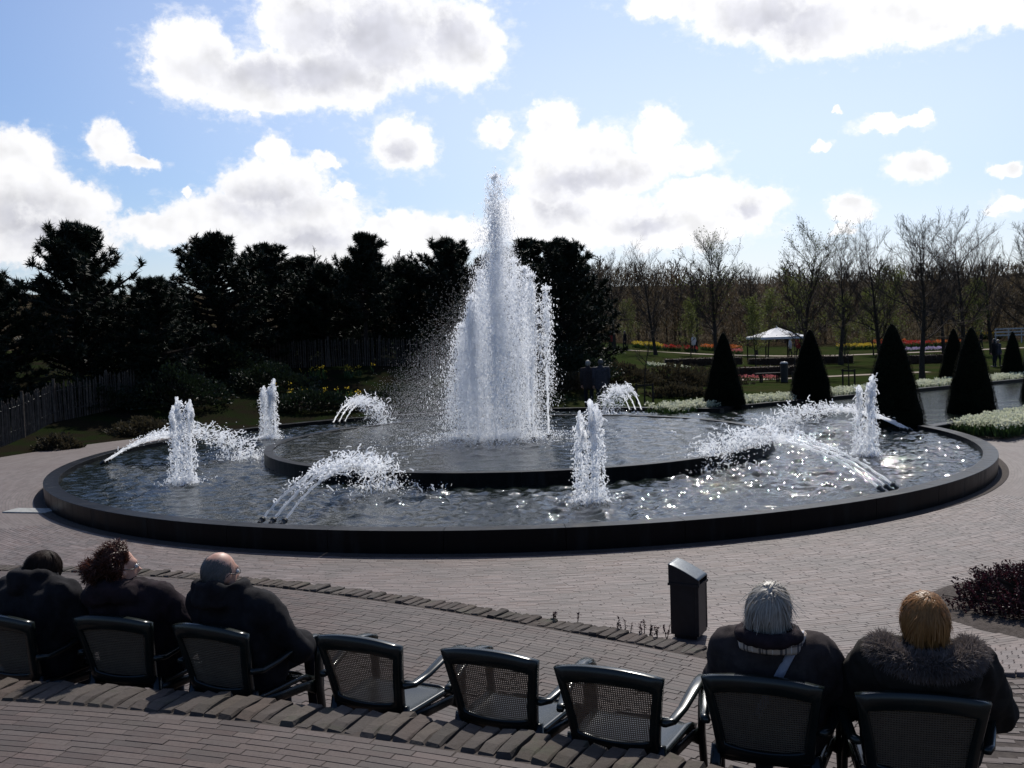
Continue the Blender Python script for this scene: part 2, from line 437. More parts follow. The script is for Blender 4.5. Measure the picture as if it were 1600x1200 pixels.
def f1(x):   # kerb between plaza and chair terrace (front edge line)
    return np.polyval(K1, x)
def f2(x):   # kerb between chair terrace and upper terrace
    return np.polyval(K2, x)
K1 = np.polyfit([-7.6, -5.25, -4.33, -2.45, -.92, .28, 1.26, 2.3], [9.95, 9.93, 9.77, 9.14, 8.27, 7.43, 6.66, 5.9], 3)
K2 = np.polyfit([-4.4, -2.58, -1.54, -.87, -.38, .11, .5, .88], [5.05, 4.82, 4.54, 4.40, 4.15, 3.90, 3.73, 3.52], 2)


def along(f, x):
    e = 0.01; return math.atan2(float(f(x + e) - f(x - e)), 2 * e)
# ------------------------------------------------------------------ ground, terraces, paving
def ground():
    ax = np.concatenate([np.linspace(-620, -70, 24), np.linspace(-64, 64, 150), np.linspace(70, 620, 24)])
    ay = np.concatenate([np.linspace(-120, -8, 8), np.linspace(-6, 100, 150), np.linspace(106, 900, 34)])
    X, Y = np.meshgrid(ax, ay)
    V = np.stack([X, Y, ground_z(X, Y) - 0.006], -1).reshape(-1, 3)
    nx, ny = len(ax), len(ay)
    i = (np.arange(ny - 1)[:, None] * nx + np.arange(nx - 1)[None]).ravel()
    mt = bpy.data.materials.new('turf and soil'); mt.use_nodes = True
    T = NT(mt.node_tree); pos = T.n('ShaderNodeNewGeometry').outputs['Position']
    a = T.mix(T.step(T.noise(pos, 0.22, 5), 0.42, 0.62), (.022, .030, .010), (.034, .031, .015))
    a = T.mix(T.step(T.noise(pos, 2.6, 6, 0.65), 0.4, 0.7), a, (.014, .024, .006))
    a = T.mix(T.math('MULTIPLY', T.step(T.noise(pos, 14, 4), 0.5, 0.75), 0.5), a, (.034, .042, .015))
    # dark needle litter and rough grass on the bank under the pines
    sx = T.n('ShaderNodeSeparateXYZ', {0: pos}).outputs
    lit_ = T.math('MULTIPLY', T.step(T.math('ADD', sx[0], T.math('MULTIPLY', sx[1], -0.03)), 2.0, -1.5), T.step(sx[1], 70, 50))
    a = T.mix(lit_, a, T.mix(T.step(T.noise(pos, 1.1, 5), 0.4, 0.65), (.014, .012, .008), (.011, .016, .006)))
    a = T.mix(T.step(sx[1], 112, 128), a, T.mix(T.step(T.noise(pos, 0.5, 6, 0.7), 0.4, 0.65), (.052, .038, .026), (.036, .032, .018)))
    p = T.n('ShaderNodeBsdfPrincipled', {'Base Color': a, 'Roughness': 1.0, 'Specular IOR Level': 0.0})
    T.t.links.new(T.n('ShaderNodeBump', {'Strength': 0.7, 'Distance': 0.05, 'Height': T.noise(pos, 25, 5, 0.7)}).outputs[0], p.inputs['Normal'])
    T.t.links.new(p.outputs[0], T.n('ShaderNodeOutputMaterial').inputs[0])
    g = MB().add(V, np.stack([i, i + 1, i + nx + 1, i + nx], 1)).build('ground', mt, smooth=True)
    tag(g, 'rough green turf and soil around the fountain plaza', kind='structure')
ground()


def plaza():
    # ring sheet round the pool reaching out to the terraces; narrower behind the pool
    az = np.radians(np.linspace(-180, 180, 190))
    deg = np.degrees(az)
    rout = np.interp(deg, [-180, -165, -140, -100, -40, 5, 12, 16, 20, 44, 55, 90, 125, 150, 180], [12.5, 12.9, 22, 26, 30, 34, 30, 14.2, 9.0, 9.0, 9.25, 9.5, 10.1, 11.9, 12.5])
    n = 16
    t = np.linspace(0, 1, n)[None] ** 1.3
    rr = 8.3 + (rout[:, None] - 8.3) * t
    V = np.stack([PX + rr * np.cos(az)[:, None], PY + rr * np.sin(az)[:, None], np.full(rr.shape, 0.0)], -1)
    V[..., 2] = 0.002 + 0.004 * 0
    i = (np.arange(len(az) - 1)[:, None] * n + np.arange(n - 1)[None]).ravel()
    p = MB().add(V.reshape(-1, 3), np.stack([i, i + n, i + n + 1, i + 1], 1)).build('plaza', M['plaza'])
    tag(p, 'ring of brown clinker paving around the round pool', kind='structure')
    # real bricks, laid in courses round the pool, wherever they can be told apart
    L, H = 0.195, 0.048
    P, A = [], []
    for k, r in enumerate(np.arange(8.74, 14.6, H)):
        da = L / r
        a = np.arange(R(-152), R(-22), da) + rng.uniform(0, da)
        a = a + rng.normal(0, 0.0006, len(a))
        P.append(np.stack([PX + r * np.cos(a), PY + r * np.sin(a)], 1)); A.append(a + math.pi / 2)
    P, A = np.concatenate(P), np.concatenate(A)
    lim = np.where(P[:, 0] < 2.05, f1(np.clip(P[:, 0], -7.5, 2.3)) + 0.12, np.interp(P[:, 0], [2.05, 2.6, 6], [7.35, 7.55, 7.45]))
    lim = np.where(P[:, 0] < -7.5, 9.9, lim)
    d = np.hypot(P[:, 0], P[:, 1])
    bed = np.hypot((P[:, 0] - 4.95) / 1.38, (P[:, 1] - 8.42) / 1.08) < 1
    ok = (P[:, 1] > lim) & (d < 15.5) & ~bed & (np.abs(P[:, 0]) < d * 0.74)
    P, A, d = P[ok], A[ok], d[ok]
    lay_bricks(p, P, A, d, (L - .0025, H - .0025, .05), 0.004, M['brick_plaza'], 0.0050)
    return p


def lay_bricks(parent, P, A, key, size, z0, mt, zt, count=300, tilt=0.0006, slope=None):
    """the nearest 300 are objects of their own, the rest one joined part"""
    uv, uf = cbox(size, 0.0014)
    order = np.argsort(key)
    zz = zt + rng.normal(0, tilt, len(P))
    if slope is not None: zz = zz + slope(P[:, 0], P[:, 1])
    shared = [MB().add(uv * np.array([s, 1, 1]), uf).mesh('brick', mt) for s in (1.0, 0.995, 0.988)]
    for n, i in enumerate(order[:count]):
        o = link('brick', shared[n % 3], parent)
        o.location = (P[i, 0], P[i, 1], zz[i]); o.rotation_euler = (rng.normal(0, .0025), rng.normal(0, .002), A[i] + rng.normal(0, .004))
    rest = order[count:]
    if len(rest):
        c, s = np.cos(A[rest]), np.sin(A[rest])
        sx = rng.uniform(.988, 1.0, len(rest))[:, None]
        X = uv[None, :, 0] * sx; Y = uv[None, :, 1]
        V = np.stack([X * c[:, None] - Y * s[:, None] + P[rest, 0:1], X * s[:, None] + Y * c[:, None] + P[rest, 1:2], uv[None, :, 2] + zz[rest][:, None]], -1)
        F = (uf[None] + (np.arange(len(rest)) * len(uv))[:, None, None]).reshape(-1, 4)
        o = MB().add(V.reshape(-1, 3), F).build('bricks', mt, parent)
        o['kind'] = 'stuff'


def terraces():
    # chair terrace: slab between the two kerbs; ramp down to the plaza at its right end
    xs = np.linspace(-9, 2.05, 60)
    top = np.stack([xs, f1(np.clip(xs, -7.6, 2.3)) + .02, np.full(60, Z_T1 - .0035)], 1)
    bot = np.stack([xs, np.full(60, 1.5), np.full(60, Z_T1 - .0035)], 1)
    low = top.copy(); low[:, 2] = -.05
    m1 = MB().add(np.concatenate([bot, top, low]), [(i, i + 1, 61 + i, 60 + i) for i in range(59)], [(60 + i, 61 + i, 121 + i, 120 + i) for i in range(59)])
    # flat part right of the kerb and ramp
    g = lambda x: np.interp(x, [2.05, 2.6, 6.5, 12], [5.95, 6.1, 6.25, 6.3])
    h = lambda x: np.interp(x, [2.05, 2.6, 6.5, 12], [7.35, 7.5, 7.45, 7.4])
    xr = np.linspace(2.05, 12, 30)
    r0 = np.stack([xr, np.full(30, 1.5), np.full(30, Z_T1 - .0035)], 1)
    r1 = np.stack([xr, g(xr), np.full(30, Z_T1 - .0035)], 1)
    r2 = np.stack([xr, h(xr), np.full(30, -.004)], 1)
    m1.add(np.concatenate([r0, r1, r2]), [(i, i + 1, 31 + i, 30 + i) for i in range(29)], [(30 + i, 31 + i, 61 + i, 60 + i) for i in range(29)])
    t1 = m1.build('chair_terrace', M['joint'])
    tag(t1, 'brown brick terrace with the row of chairs', kind='structure')
    slope = lambda x, y: np.where((x > 2.05), -(Z_T1) * np.clip((y - g(x)) / (h(x) - g(x)), 0, 1), 0.0)
    L, H = .195, .048
    P, A = [], []
    for k in range(148):
        x = -6.5 + rng.uniform(0, L)
        off = 0.16 + k * H
        while x < 7.5:
            xc = min(x, 2.4); th = along(f1, np.clip(xc, -7.5, 2.3))
            y = float(f1(np.clip(xc, -7.5, 2.3))) + (x - xc) * math.tan(th) * 0.25 * 0 + .55 * sstep(x, 1.9, 3.2) - off / math.cos(th)
            P.append((x, y)); A.append(th if x <= 2.2 else (th * .35 if x < 2.9 else 0.0)); x += L * math.cos(A[-1]) 
    P, A = np.array(P), np.array(A)
    d = np.hypot(P[:, 0], P[:, 1])
    # hidden under the retaining wall or outside the picture
    lim = np.where(P[:, 0] < 1.0, f2(np.clip(P[:, 0], -4.4, 1.0)) + .02, 3.2)
    ok = (P[:, 1] > lim) & (np.abs(P[:, 0]) < P[:, 1] * 1.0 + 1.2) & (P[:, 1] < np.where(P[:, 0] > 2.05, np.interp(P[:, 0], [2.05, 2.6, 6.5], [5.93, 6.08, 6.22]), 99)) & (P[:, 1] > 2.6)
    # visible ones first: what the upper kerb hides comes last
    hid = (P[:, 0] < .9) & (P[:, 1] < f2(np.clip(P[:, 0], -4.4, 1.0)) * 1.32)
    key = d + hid * 50
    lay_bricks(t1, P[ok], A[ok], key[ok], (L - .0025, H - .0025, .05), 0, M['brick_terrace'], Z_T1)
    # ramp bricks, set on the skew with wide joints
    Q, B = [], []
    for i in range(84):
        for j in range(14):
            x = 2.1 + i * .078 + (j % 2) * .02; y = 6.02 + j * .118 + .02 * i * 0
            if g(x) < y < h(x) - .02 and x < 7.4: Q.append((x - (y - 6) * .35, y)); B.append(R(62))
    Q, B = np.array(Q), np.array(B)
    k2 = Q[:, 0] > 2.06
    rp = MB()
    uv, uf = cbox((.2, .066, .05), .004)
    zz = Z_T1 + slope(Q[:, 0], Q[:, 1]) + .012
    for (x, y), b, z in zip(Q[k2], B[k2], zz[k2]):
        o = link('brick', RB[0] if RB else RB.append(MB().add(uv, uf).mesh('brick', M['brick_plaza'])) or RB[0], t1)
        o.location = (x, y, z); o.rotation_euler = (R(-12.5), 0, 0); o.rotation_euler.rotate_axis('Z', b + rng.normal(0, .02))
    # upper terrace
    xs = np.linspace(-6.5, 1.15, 50)
    tp = np.stack([xs, f2(xs) - .1, np.full(50, Z_T2 - .0025)], 1); bt = tp.copy(); bt[:, 1] = -6
    lw = tp.copy(); lw[:, 2] = Z_T1 - .05
    sd = np.array([(1.15, f2(1.15) - .1, Z_T2 - .0025), (1.15, -6, Z_T2 - .0025), (1.15, -6, .2), (1.15, f2(1.15) - .1, .2)])
    t2 = MB().add(np.concatenate([bt, tp]), [(i, i + 1, 51 + i, 50 + i) for i in range(49)]).build('upper_terrace', M['joint'])
    tag(t2, 'upper brick terrace in the near corner', kind='structure')
    wl = MB().add(np.concatenate([tp, lw]), [(i, i + 1, 51 + i, 50 + i) for i in range(49)]).add(sd, [(0, 1, 2, 3)]).build('retaining_wall', M['wall'], t2)
    L, H = .19, .050
    P, A = [], []
    for k in range(36):
        x = -3.6 + rng.uniform(0, L)
        while x < 1.1:
            th = along(f2, x); y = float(f2(x)) - (.175 + k * H) / math.cos(th)
            P.append((x, y)); A.append(th); x += L * math.cos(th)
    P, A = np.array(P), np.array(A)
    ok = (P[:, 1] > 2.7) & (np.abs(P[:, 0]) < P[:, 1] * .75)
    # largest in the picture first: those the frame shows
    rows = P[:, 1] - 3.3
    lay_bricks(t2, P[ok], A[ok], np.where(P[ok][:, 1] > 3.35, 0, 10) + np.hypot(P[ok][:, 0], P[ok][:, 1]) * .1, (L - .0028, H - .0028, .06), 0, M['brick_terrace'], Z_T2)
RB = []


def kerb(name, f, x0, x1, w, ln, h, ztop, label, inset, round_=.03):
    """row of bricks on edge across the line, each with a worn round top"""
    root = empty(name, (0, 0, 0)); tag(root, label, kind='structure')
    # rounded profile brick: local x = along kerb, y = across
    prof = np.array([(-ln / 2, -h), (-ln / 2, -round_), (-ln / 2 + round_ * .5, -round_ * .25), (-ln / 5, .0), (ln / 5, .0), (ln / 2 - round_ * .5, -round_ * .25), (ln / 2, -round_), (ln / 2, -h)])
    shared = []
    for q in range(4):
        v = []
        for xx, ins in ((-w / 2, .0), (-w / 2 + .008, .006), (w / 2 - .008, .006), (w / 2, 0)):
            pr = prof + rng.normal(0, .004, prof.shape)
            zz = pr[:, 1] - (.007 if ins == 0 else 0)
            v.append(np.stack([np.full(8, xx), pr[:, 0], zz], 1))
        v = np.concatenate(v); fs = [(k * 8 + i, k * 8 + i + 1, k * 8 + 9 + i, k * 8 + 8 + i) for k in range(3) for i in range(7)]
        shared.append(MB().add(v, fs, [(7, 6, 5, 4, 3, 2, 1, 0)], [(24, 25, 26, 27, 28, 29, 30, 31)]).mesh('brick', M['brick_kerb'], False))
    x, n = x0, 0
    while x < x1:
        th = along(f, x)
        o = link('brick', shared[rng.integers(4)], root)
        off = inset / math.cos(th)
        o.location = (x, float(f(x)) + off, ztop + rng.normal(0, .005))
        o.rotation_euler = (rng.normal(0, .015), rng.normal(0, .025), th + rng.normal(0, .02))
        x += (w + .008) * math.cos(th); n += 1
    return root


def pool():
    # black stone basin: each slab of the rims is a piece of its own
    root = empty('fountain_basin', (PX, PY, 0))
    tag(root, 'large round black stone basin with a raised inner ring', 'basin')
    def slab(r_in, r_out, a0, a1, z0, z1, lip=0.0):
        n = 7; a = np.linspace(a0, a1, n); b = .003
        prof = [(r_out - .01, z0), (r_out, z1 - b), (r_out - b, z1), (r_in + b, z1), (r_in, z1 - b), (r_in, z0)]
        V = np.concatenate([np.stack([r * np.cos(a), r * np.sin(a), np.full(n, z)], 1) for r, z in prof]); k = len(prof)
        f = [(j * n + i, j * n + i + 1, (j + 1) * n + i + 1, (j + 1) * n + i) for j in range(k - 1) for i in range(n - 1)]
        e0 = [tuple(j * n for j in range(k))]; e1 = [tuple(j * n + n - 1 for j in range(k - 1, -1, -1))]
        return MB().add(V, [tuple(reversed(q)) for q in f], e0, e1)
    a_start, a_end = R(50), R(366)
    N = 34; da = (a_end - a_start) / N
    for i in range(N):
        o = slab(RO - .235, RO, a_start + i * da + .0004, a_start + (i + 1) * da - .0004, -.02, Z_RIM).build('rim_slab', M['granite'], root)
        o.location.z = 0
    N = 24; da = 2 * math.pi / N
    for i in range(N):
        slab(RI - .17, RI, i * da + .0002, (i + 1) * da - .0002, -.02, Z_INRIM).build('inner_rim_slab', M['granite'], root)
    fl = MB().add(*lathe([(0.01, .012), (RO - .05, .012)], 64)).build('basin_floor', M['granite'], root)
    # flat ring darker than the paving, just outside the rim
    az = np.radians(np.linspace(-195, 2, 100)); n = 100
    V = np.concatenate([np.stack([r * np.cos(az), r * np.sin(az), np.full(n, z)], 1) for r, z in ((RO + .004, .012), (RO + .10, .014), (RO + .15, .010))])
    MB().add(V, [(j * n + i, j * n + n + i, j * n + n + i + 1, j * n + i + 1) for j in range(2) for i in range(n - 1)]).build('dark_ring', M['joint'], root)


def watermat():
    mt = bpy.data.materials.new('dark rippled water'); mt.use_nodes = True
    T = NT(mt.node_tree); pos = T.n('ShaderNodeNewGeometry').outputs['Position']
    q = T.vec('MULTIPLY', pos, (1, 1.0, 1))
    h = T.math('ADD', T.math('MULTIPLY', T.noise(q, 13, 2, 0.5, dist=0.4), 1.0), T.math('MULTIPLY', T.noise(q, 30, 2, 0.5), 0.45))
    bp = T.n('ShaderNodeBump', {'Strength': 0.4, 'Distance': 0.028, 'Height': h})
    p = T.n('ShaderNodeBsdfPrincipled', {'Base Color': (.008, .011, .009, 1), 'Roughness': 0.025, 'IOR': 1.333, 'Specular IOR Level': 0.5, 'Normal': bp.outputs[0]})
    T.t.links.new(p.outputs[0], T.n('ShaderNodeOutputMaterial').inputs[0])
    return mt
M['water'] = watermat()


def waves(x, y, amp, seed, lam=(.16, .9), n=26, wind=200, spread=70):
    g = np.random.default_rng(seed); z = np.zeros_like(x)
    for i in range(n):
        l = lam[0] * (lam[1] / lam[0]) ** (i / (n - 1)); th = R(wind + g.normal(0, spread))
        k = 2 * math.pi / l
        ph = k * (x * math.cos(th) + y * math.sin(th)) + g.uniform(0, 7)
        z += l * np.sin(ph + .6 * np.sin(ph * .37 + g.uniform(0, 6)))
    return amp * z / math.sqrt(n)


ARCH_AZ = [-113, -176, 126, 66, -52, 5]
JET_AZ = [-147, 151, -82, -25]


def water():
    st = 0.044
    g = np.arange(-8.66, 8.66, st)
    X, Y = np.meshgrid(g, g); r = np.hypot(X, Y)
    def sheet(name, mask, Z, label):
        idx = -np.ones(X.shape, int); cell = mask[:-1, :-1] & mask[1:, :-1] & mask[:-1, 1:] & mask[1:, 1:]
        use = np.zeros(X.shape, bool)
        for a in (slice(None, -1), slice(1, None)):
            for b in (slice(None, -1), slice(1, None)): use[a, b] |= cell
        idx[use] = np.arange(use.sum())
        V = np.stack([X[use] + PX, Y[use] + PY, Z[use]], 1)
        q = np.stack([idx[:-1, :-1][cell], idx[:-1, 1:][cell], idx[1:, 1:][cell], idx[1:, :-1][cell]], 1)
        o = MB().add(V, q).build(name, M['water'], smooth=True)
        tag(o, label, kind='structure')
    # rougher where the jets fall back
    ch = .55 + .70 * sstep(X, -4.5, 1.5) * (1 - .45 * sstep(Y, 1, 6))
    for a in ARCH_AZ:
        for rr, s, k in ((5.7, .9, 1.1), (6.4, 1.0, .5)):
            ch += k * np.exp(-(((X - rr * math.cos(R(a))) ** 2 + (Y - rr * math.sin(R(a))) ** 2) / (2 * s * s)))
    for a in JET_AZ:
        ch += 1.0 * np.exp(-(((X - 6.65 * math.cos(R(a))) ** 2 + (Y - 6.65 * math.sin(R(a))) ** 2) / (2 * .6 ** 2)))
    Z = Z_WAT + ch * waves(X, Y, .042, 3, (.13, .55), 40)
    for a, rr in [(a, 5.8) for a in ARCH_AZ] + [(a, 6.65) for a in JET_AZ]:
        d = np.hypot(X - rr * math.cos(R(a)), Y - rr * math.sin(R(a)))
        Z += .012 * np.sin(d * 2 * math.pi / .33) * np.exp(-d / 1.6)
    sheet('pool_water', (r < RO - .20) & (r > RI - .15), np.minimum(Z, Z_RIM - .02), 'dark choppy water in the outer ring of the pool')
    ci = .58 + .25 * sstep(X, -1, 4) + 1.3 * np.exp(-((X + .3) ** 2 + Y ** 2) / (2 * 1.3 ** 2))
    Zi = Z_INWAT + ci * waves(X, Y, .028, 5, (.2, .8))
    d = np.hypot(X, Y); Zi += .006 * np.sin(d * 2 * math.pi / .28) * np.exp(-d / 2.2)
    sheet('inner_water', r < RI - .06, np.where(r > RI - .25, np.minimum(Zi, Z_INRIM + .004), Zi), 'still dark water in the raised inner ring')


# canal leaving the pool to the back right, between the rows of clipped cones
CL0, CL1 = np.array([5.35, 26.75]), np.array([36., 46.4])       # far bank (rim line)
CR0, CR1 = np.array([8.62, 20.75]), np.array([36., 42.0])       # near bank


def canal():
    V = np.array([(*CL0, Z_WAT), (*CL1, Z_WAT), (*CR1, Z_WAT), (*CR0, Z_WAT)])
    V = np.concatenate([V, [(6.6, 20.6, Z_WAT - .004), (4.5, 26.2, Z_WAT - .004)]])
    n = 60; t = np.linspace(0, 1, n)[:, None]
    A = np.array([4.6, 26.3]) + (CL1 - np.array([4.6, 26.3])) * t; B = np.array([7.5, 20.3]) + (CR1 - np.array([7.5, 20.3])) * t
    m = 14; s = np.linspace(0, 1, m)[None, :, None]
    G = A[:, None] * (1 - s) + B[:, None] * s
    Z = Z_WAT - .012 + waves(G[..., 0], G[..., 1], .002, 8)
    G = np.concatenate([G, Z[..., None]], -1).reshape(-1, 3)
    i = (np.arange(n - 1)[:, None] * m + np.arange(m - 1)[None]).ravel()
    w = MB().add(G, np.stack([i, i + m, i + m + 1, i + 1], 1)).build('canal_water', M['water'], smooth=True)
    tag(w, 'straight strip of dark water leading away between the cones', kind='structure')
    for nm, a, b, sd, lab in (('canal_kerb', CL0, CL1, 1, 'black stone kerb along the far bank of the water strip'), ('canal_kerb', CR0, CR1, -1, 'black stone kerb along the near bank of the water strip')):
        root = empty(nm, (0, 0, 0)); tag(root, lab, kind='structure')
        d = (b - a); Ln = np.linalg.norm(d); d /= Ln; th = math.atan2(d[1], d[0]); k = int(Ln / 1.5)
        for j in range(k):
            c = a + d * (j + .5) * 1.5 + np.array([-d[1], d[0]]) * sd * .12
            v, f = cbox((1.49, .26, .5), .012)
            o = MB().add(v, f).build('kerb_stone', M['granite'], root)
            o.location = (c[0], c[1], Z_RIM); o.rotation_euler.z = th


PLAZA = plaza()
terraces()
kerb('brick_kerb', f1, -7.0, 2.0, .07, .21,   .16, Z_T1 + .008, 'low mossy brick kerb between the chairs and the plaza', .0, .014)
kerb('brick_kerb', f2, -3.4, 1.12, .072, .27, .14, Z_T2 + .012, 'kerb of rounded bricks on edge along the upper terrace', -.01, .026)
pool()
water()
canal()
# ------------------------------------------------------------------ water jets
def foammat():
    mt = bpy.data.materials.new('white water'); mt.use_nodes = True
    T = NT(mt.node_tree)
    col = (.97, .98, .995, 1)
    p = T.n('ShaderNodeBsdfPrincipled', {'Base Color': col, 'Roughness': 0.18, 'Specular IOR Level': 0.6, 'IOR': 1.33})
    t = T.n('ShaderNodeBsdfTranslucent', {'Color': col})
    mx = T.n('ShaderNodeMixShader', {0: 0.8, 1: p.outputs[0], 2: t.outputs[0]})
    tr = T.n('ShaderNodeBsdfTransparent')
    m2 = T.n('ShaderNodeMixShader', {0: 0.35, 1: mx.outputs[0], 2: tr.outputs[0]})
    T.t.links.new(m2.outputs[0], T.n('ShaderNodeOutputMaterial').inputs[0])
    return mt
M['foam'] = foammat()
M['nozzle'] = mat('dark nozzle metal', (.012, .012, .013), (.03, .028, .025), 0.45, 20, 0.5)
G = 9.81


def droplets(mb, P, rad, vel=None, stretch=1.0, unit=(TET_V, TET_F)):
    rad = rad * 0.9
    if vel is None:
        mb.add(*scatter(unit[0], unit[1], P, rad))
    else:
        s = np.stack([rad, rad, rad * stretch], 1)
        mb.add(*scatter(unit[0], unit[1], P, s, vel))


def ligaments(mb, P, D, size, n=5):
    """short curled strings of water with a bead at the end"""
    N = len(P); K = 5
    pts = np.zeros((N, K, 3)); cur = np.array(P, float); d = np.array(D, float)
    for k in range(K):
        pts[:, k] = cur
        d = d + rng.normal(0, .55, d.shape); d /= np.linalg.norm(d, axis=1, keepdims=True)
        cur = cur + d * (size / (K - 1))[:, None]
    rad = size * .07 + .0032
    prof = np.array([.5, .9, .75, .55, .85])
    for k in range(K - 1):
        mb.add(*frusta(pts[:, k], pts[:, k + 1], rad * prof[k], rad * prof[k + 1], 4))
    droplets(mb, pts[:, -1], rad * 1.25)
    droplets(mb, pts[:, 0], rad * 0.8)


def lump_tube(pts, r, rough, n=9):
    """foamy stream: tube with a broken, lumpy skin"""
    V, q, c = tube(pts, r, n)
    K = len(pts)
    C = np.repeat(np.asarray(pts), n, 0)
    k = rng.normal(0, 1, (K, n)); k = (k + np.roll(k, 1, 0) + np.roll(k, 1, 1)) / 1.7
    V[:K * n] = C + (V[:K * n] - C) * (1 + rough * np.clip(k.reshape(-1, 1), -1.5, 2.2))
    return V, q, c


def nozzle(parent, loc, d=(0, 0, 1), r=.035, h=.09):
    d = np.array(d, float); d /= np.linalg.norm(d)
    P = np.array(loc)[None] + d[None] * np.array([-h, -.035, -.03, 0])[:, None]
    v, q, c = tube(P, [r * .75, r * .75, r, r * .92], 10)
    return MB().add(v, q, c).build('nozzle', M['nozzle'], parent)


def vertical_group(az, label, hs, seed):
    global rng
    keep = rng; rng = np.random.default_rng(seed)
    cx, cy = PX + 6.65 * math.cos(R(az)), PY + 6.65 * math.sin(R(az))
    root = empty('fountain_jet', (0, 0, 0)); tag(root, label, 'water jet', 'triple upright jets in the outer ring')
    for j, (ox, oy) in enumerate([(-.12, .02), (.015, -.08), (.12, .04)]):
        h = hs[j]; x, y = cx + ox, cy + oy
        nozzle(root, (x, y, Z_WAT + .03), r=.03)
        mb = MB()
        z = np.concatenate([np.linspace(0, h * .55, 16), np.linspace(h * .58, h, 22)])
        wob = np.cumsum(rng.normal(0, .0035, (len(z), 2)), 0)
        P = np.stack([x + wob[:, 0], y + wob[:, 1], Z_WAT + .03 + z], 1)
        t = z / h
        r = .011 + .026 * sstep(t, .45, .92) ; r = np.where(t > .93, r * np.sqrt(np.clip((1.02 - t) / .09, .03, 1)), r)
        mb.add(*lump_tube(P, r, .42))
        # second broken strand wrapped round the head
        for q in range(5):
            a = rng.uniform(0, 6.28); k0 = rng.integers(16, 26); k1 = min(len(z) - 1, k0 + rng.integers(6, 12))
            seg = P[k0:k1] + np.array([math.cos(a), math.sin(a), 0]) * rng.uniform(.03, .06)
            if len(seg) > 3: mb.add(*lump_tube(seg, .018 * np.sin(np.linspace(.3, 2.9, len(seg))) + .004, .55, 7))
        tag(mb.build('stream', M['foam'], root, smooth=True), kind='stuff')
        # water falling back round the stream
        mb = MB(); N = 850
        u = rng.uniform(0, 1, N) ** .8
        sp = (.022 + .062 * np.sqrt(u)) * np.abs(rng.normal(1, .45, N)); a = rng.uniform(0, 6.28, N)
        Pd = np.stack([x + sp * np.cos(a) - .03 * u, y + sp * np.sin(a), Z_WAT + h * (1 - u * .98) - .04], 1)
        droplets(mb, Pd, rng.uniform(.003, .009, N), np.tile([[0, 0, 1.]], (N, 1)) + rng.normal(0, .15, (N, 3)), 2.2)
        N = 130; u = rng.uniform(0, 1, N)
        sp = .035 + .075 * np.sqrt(u) * rng.uniform(.3, 1.2, N); a = rng.uniform(0, 6.28, N)
        ligaments(mb, np.stack([x + sp * np.cos(a), y + sp * np.sin(a), Z_WAT + h * (1 - u)], 1), np.tile([[0, 0, -1.]], (N, 1)), rng.uniform(.04, .12, N))
        # splash at the foot
        N = 240; rr = np.abs(rng.normal(0, .17, N)); a = rng.uniform(0, 6.28, N)
        droplets(mb, np.stack([x + rr * np.cos(a), y + rr * np.sin(a), Z_WAT + np.abs(rng.normal(0, .05, N))], 1), rng.uniform(.004, .013, N))
        tag(mb.build('spray', M['foam'], root), kind='stuff')
    rng = keep


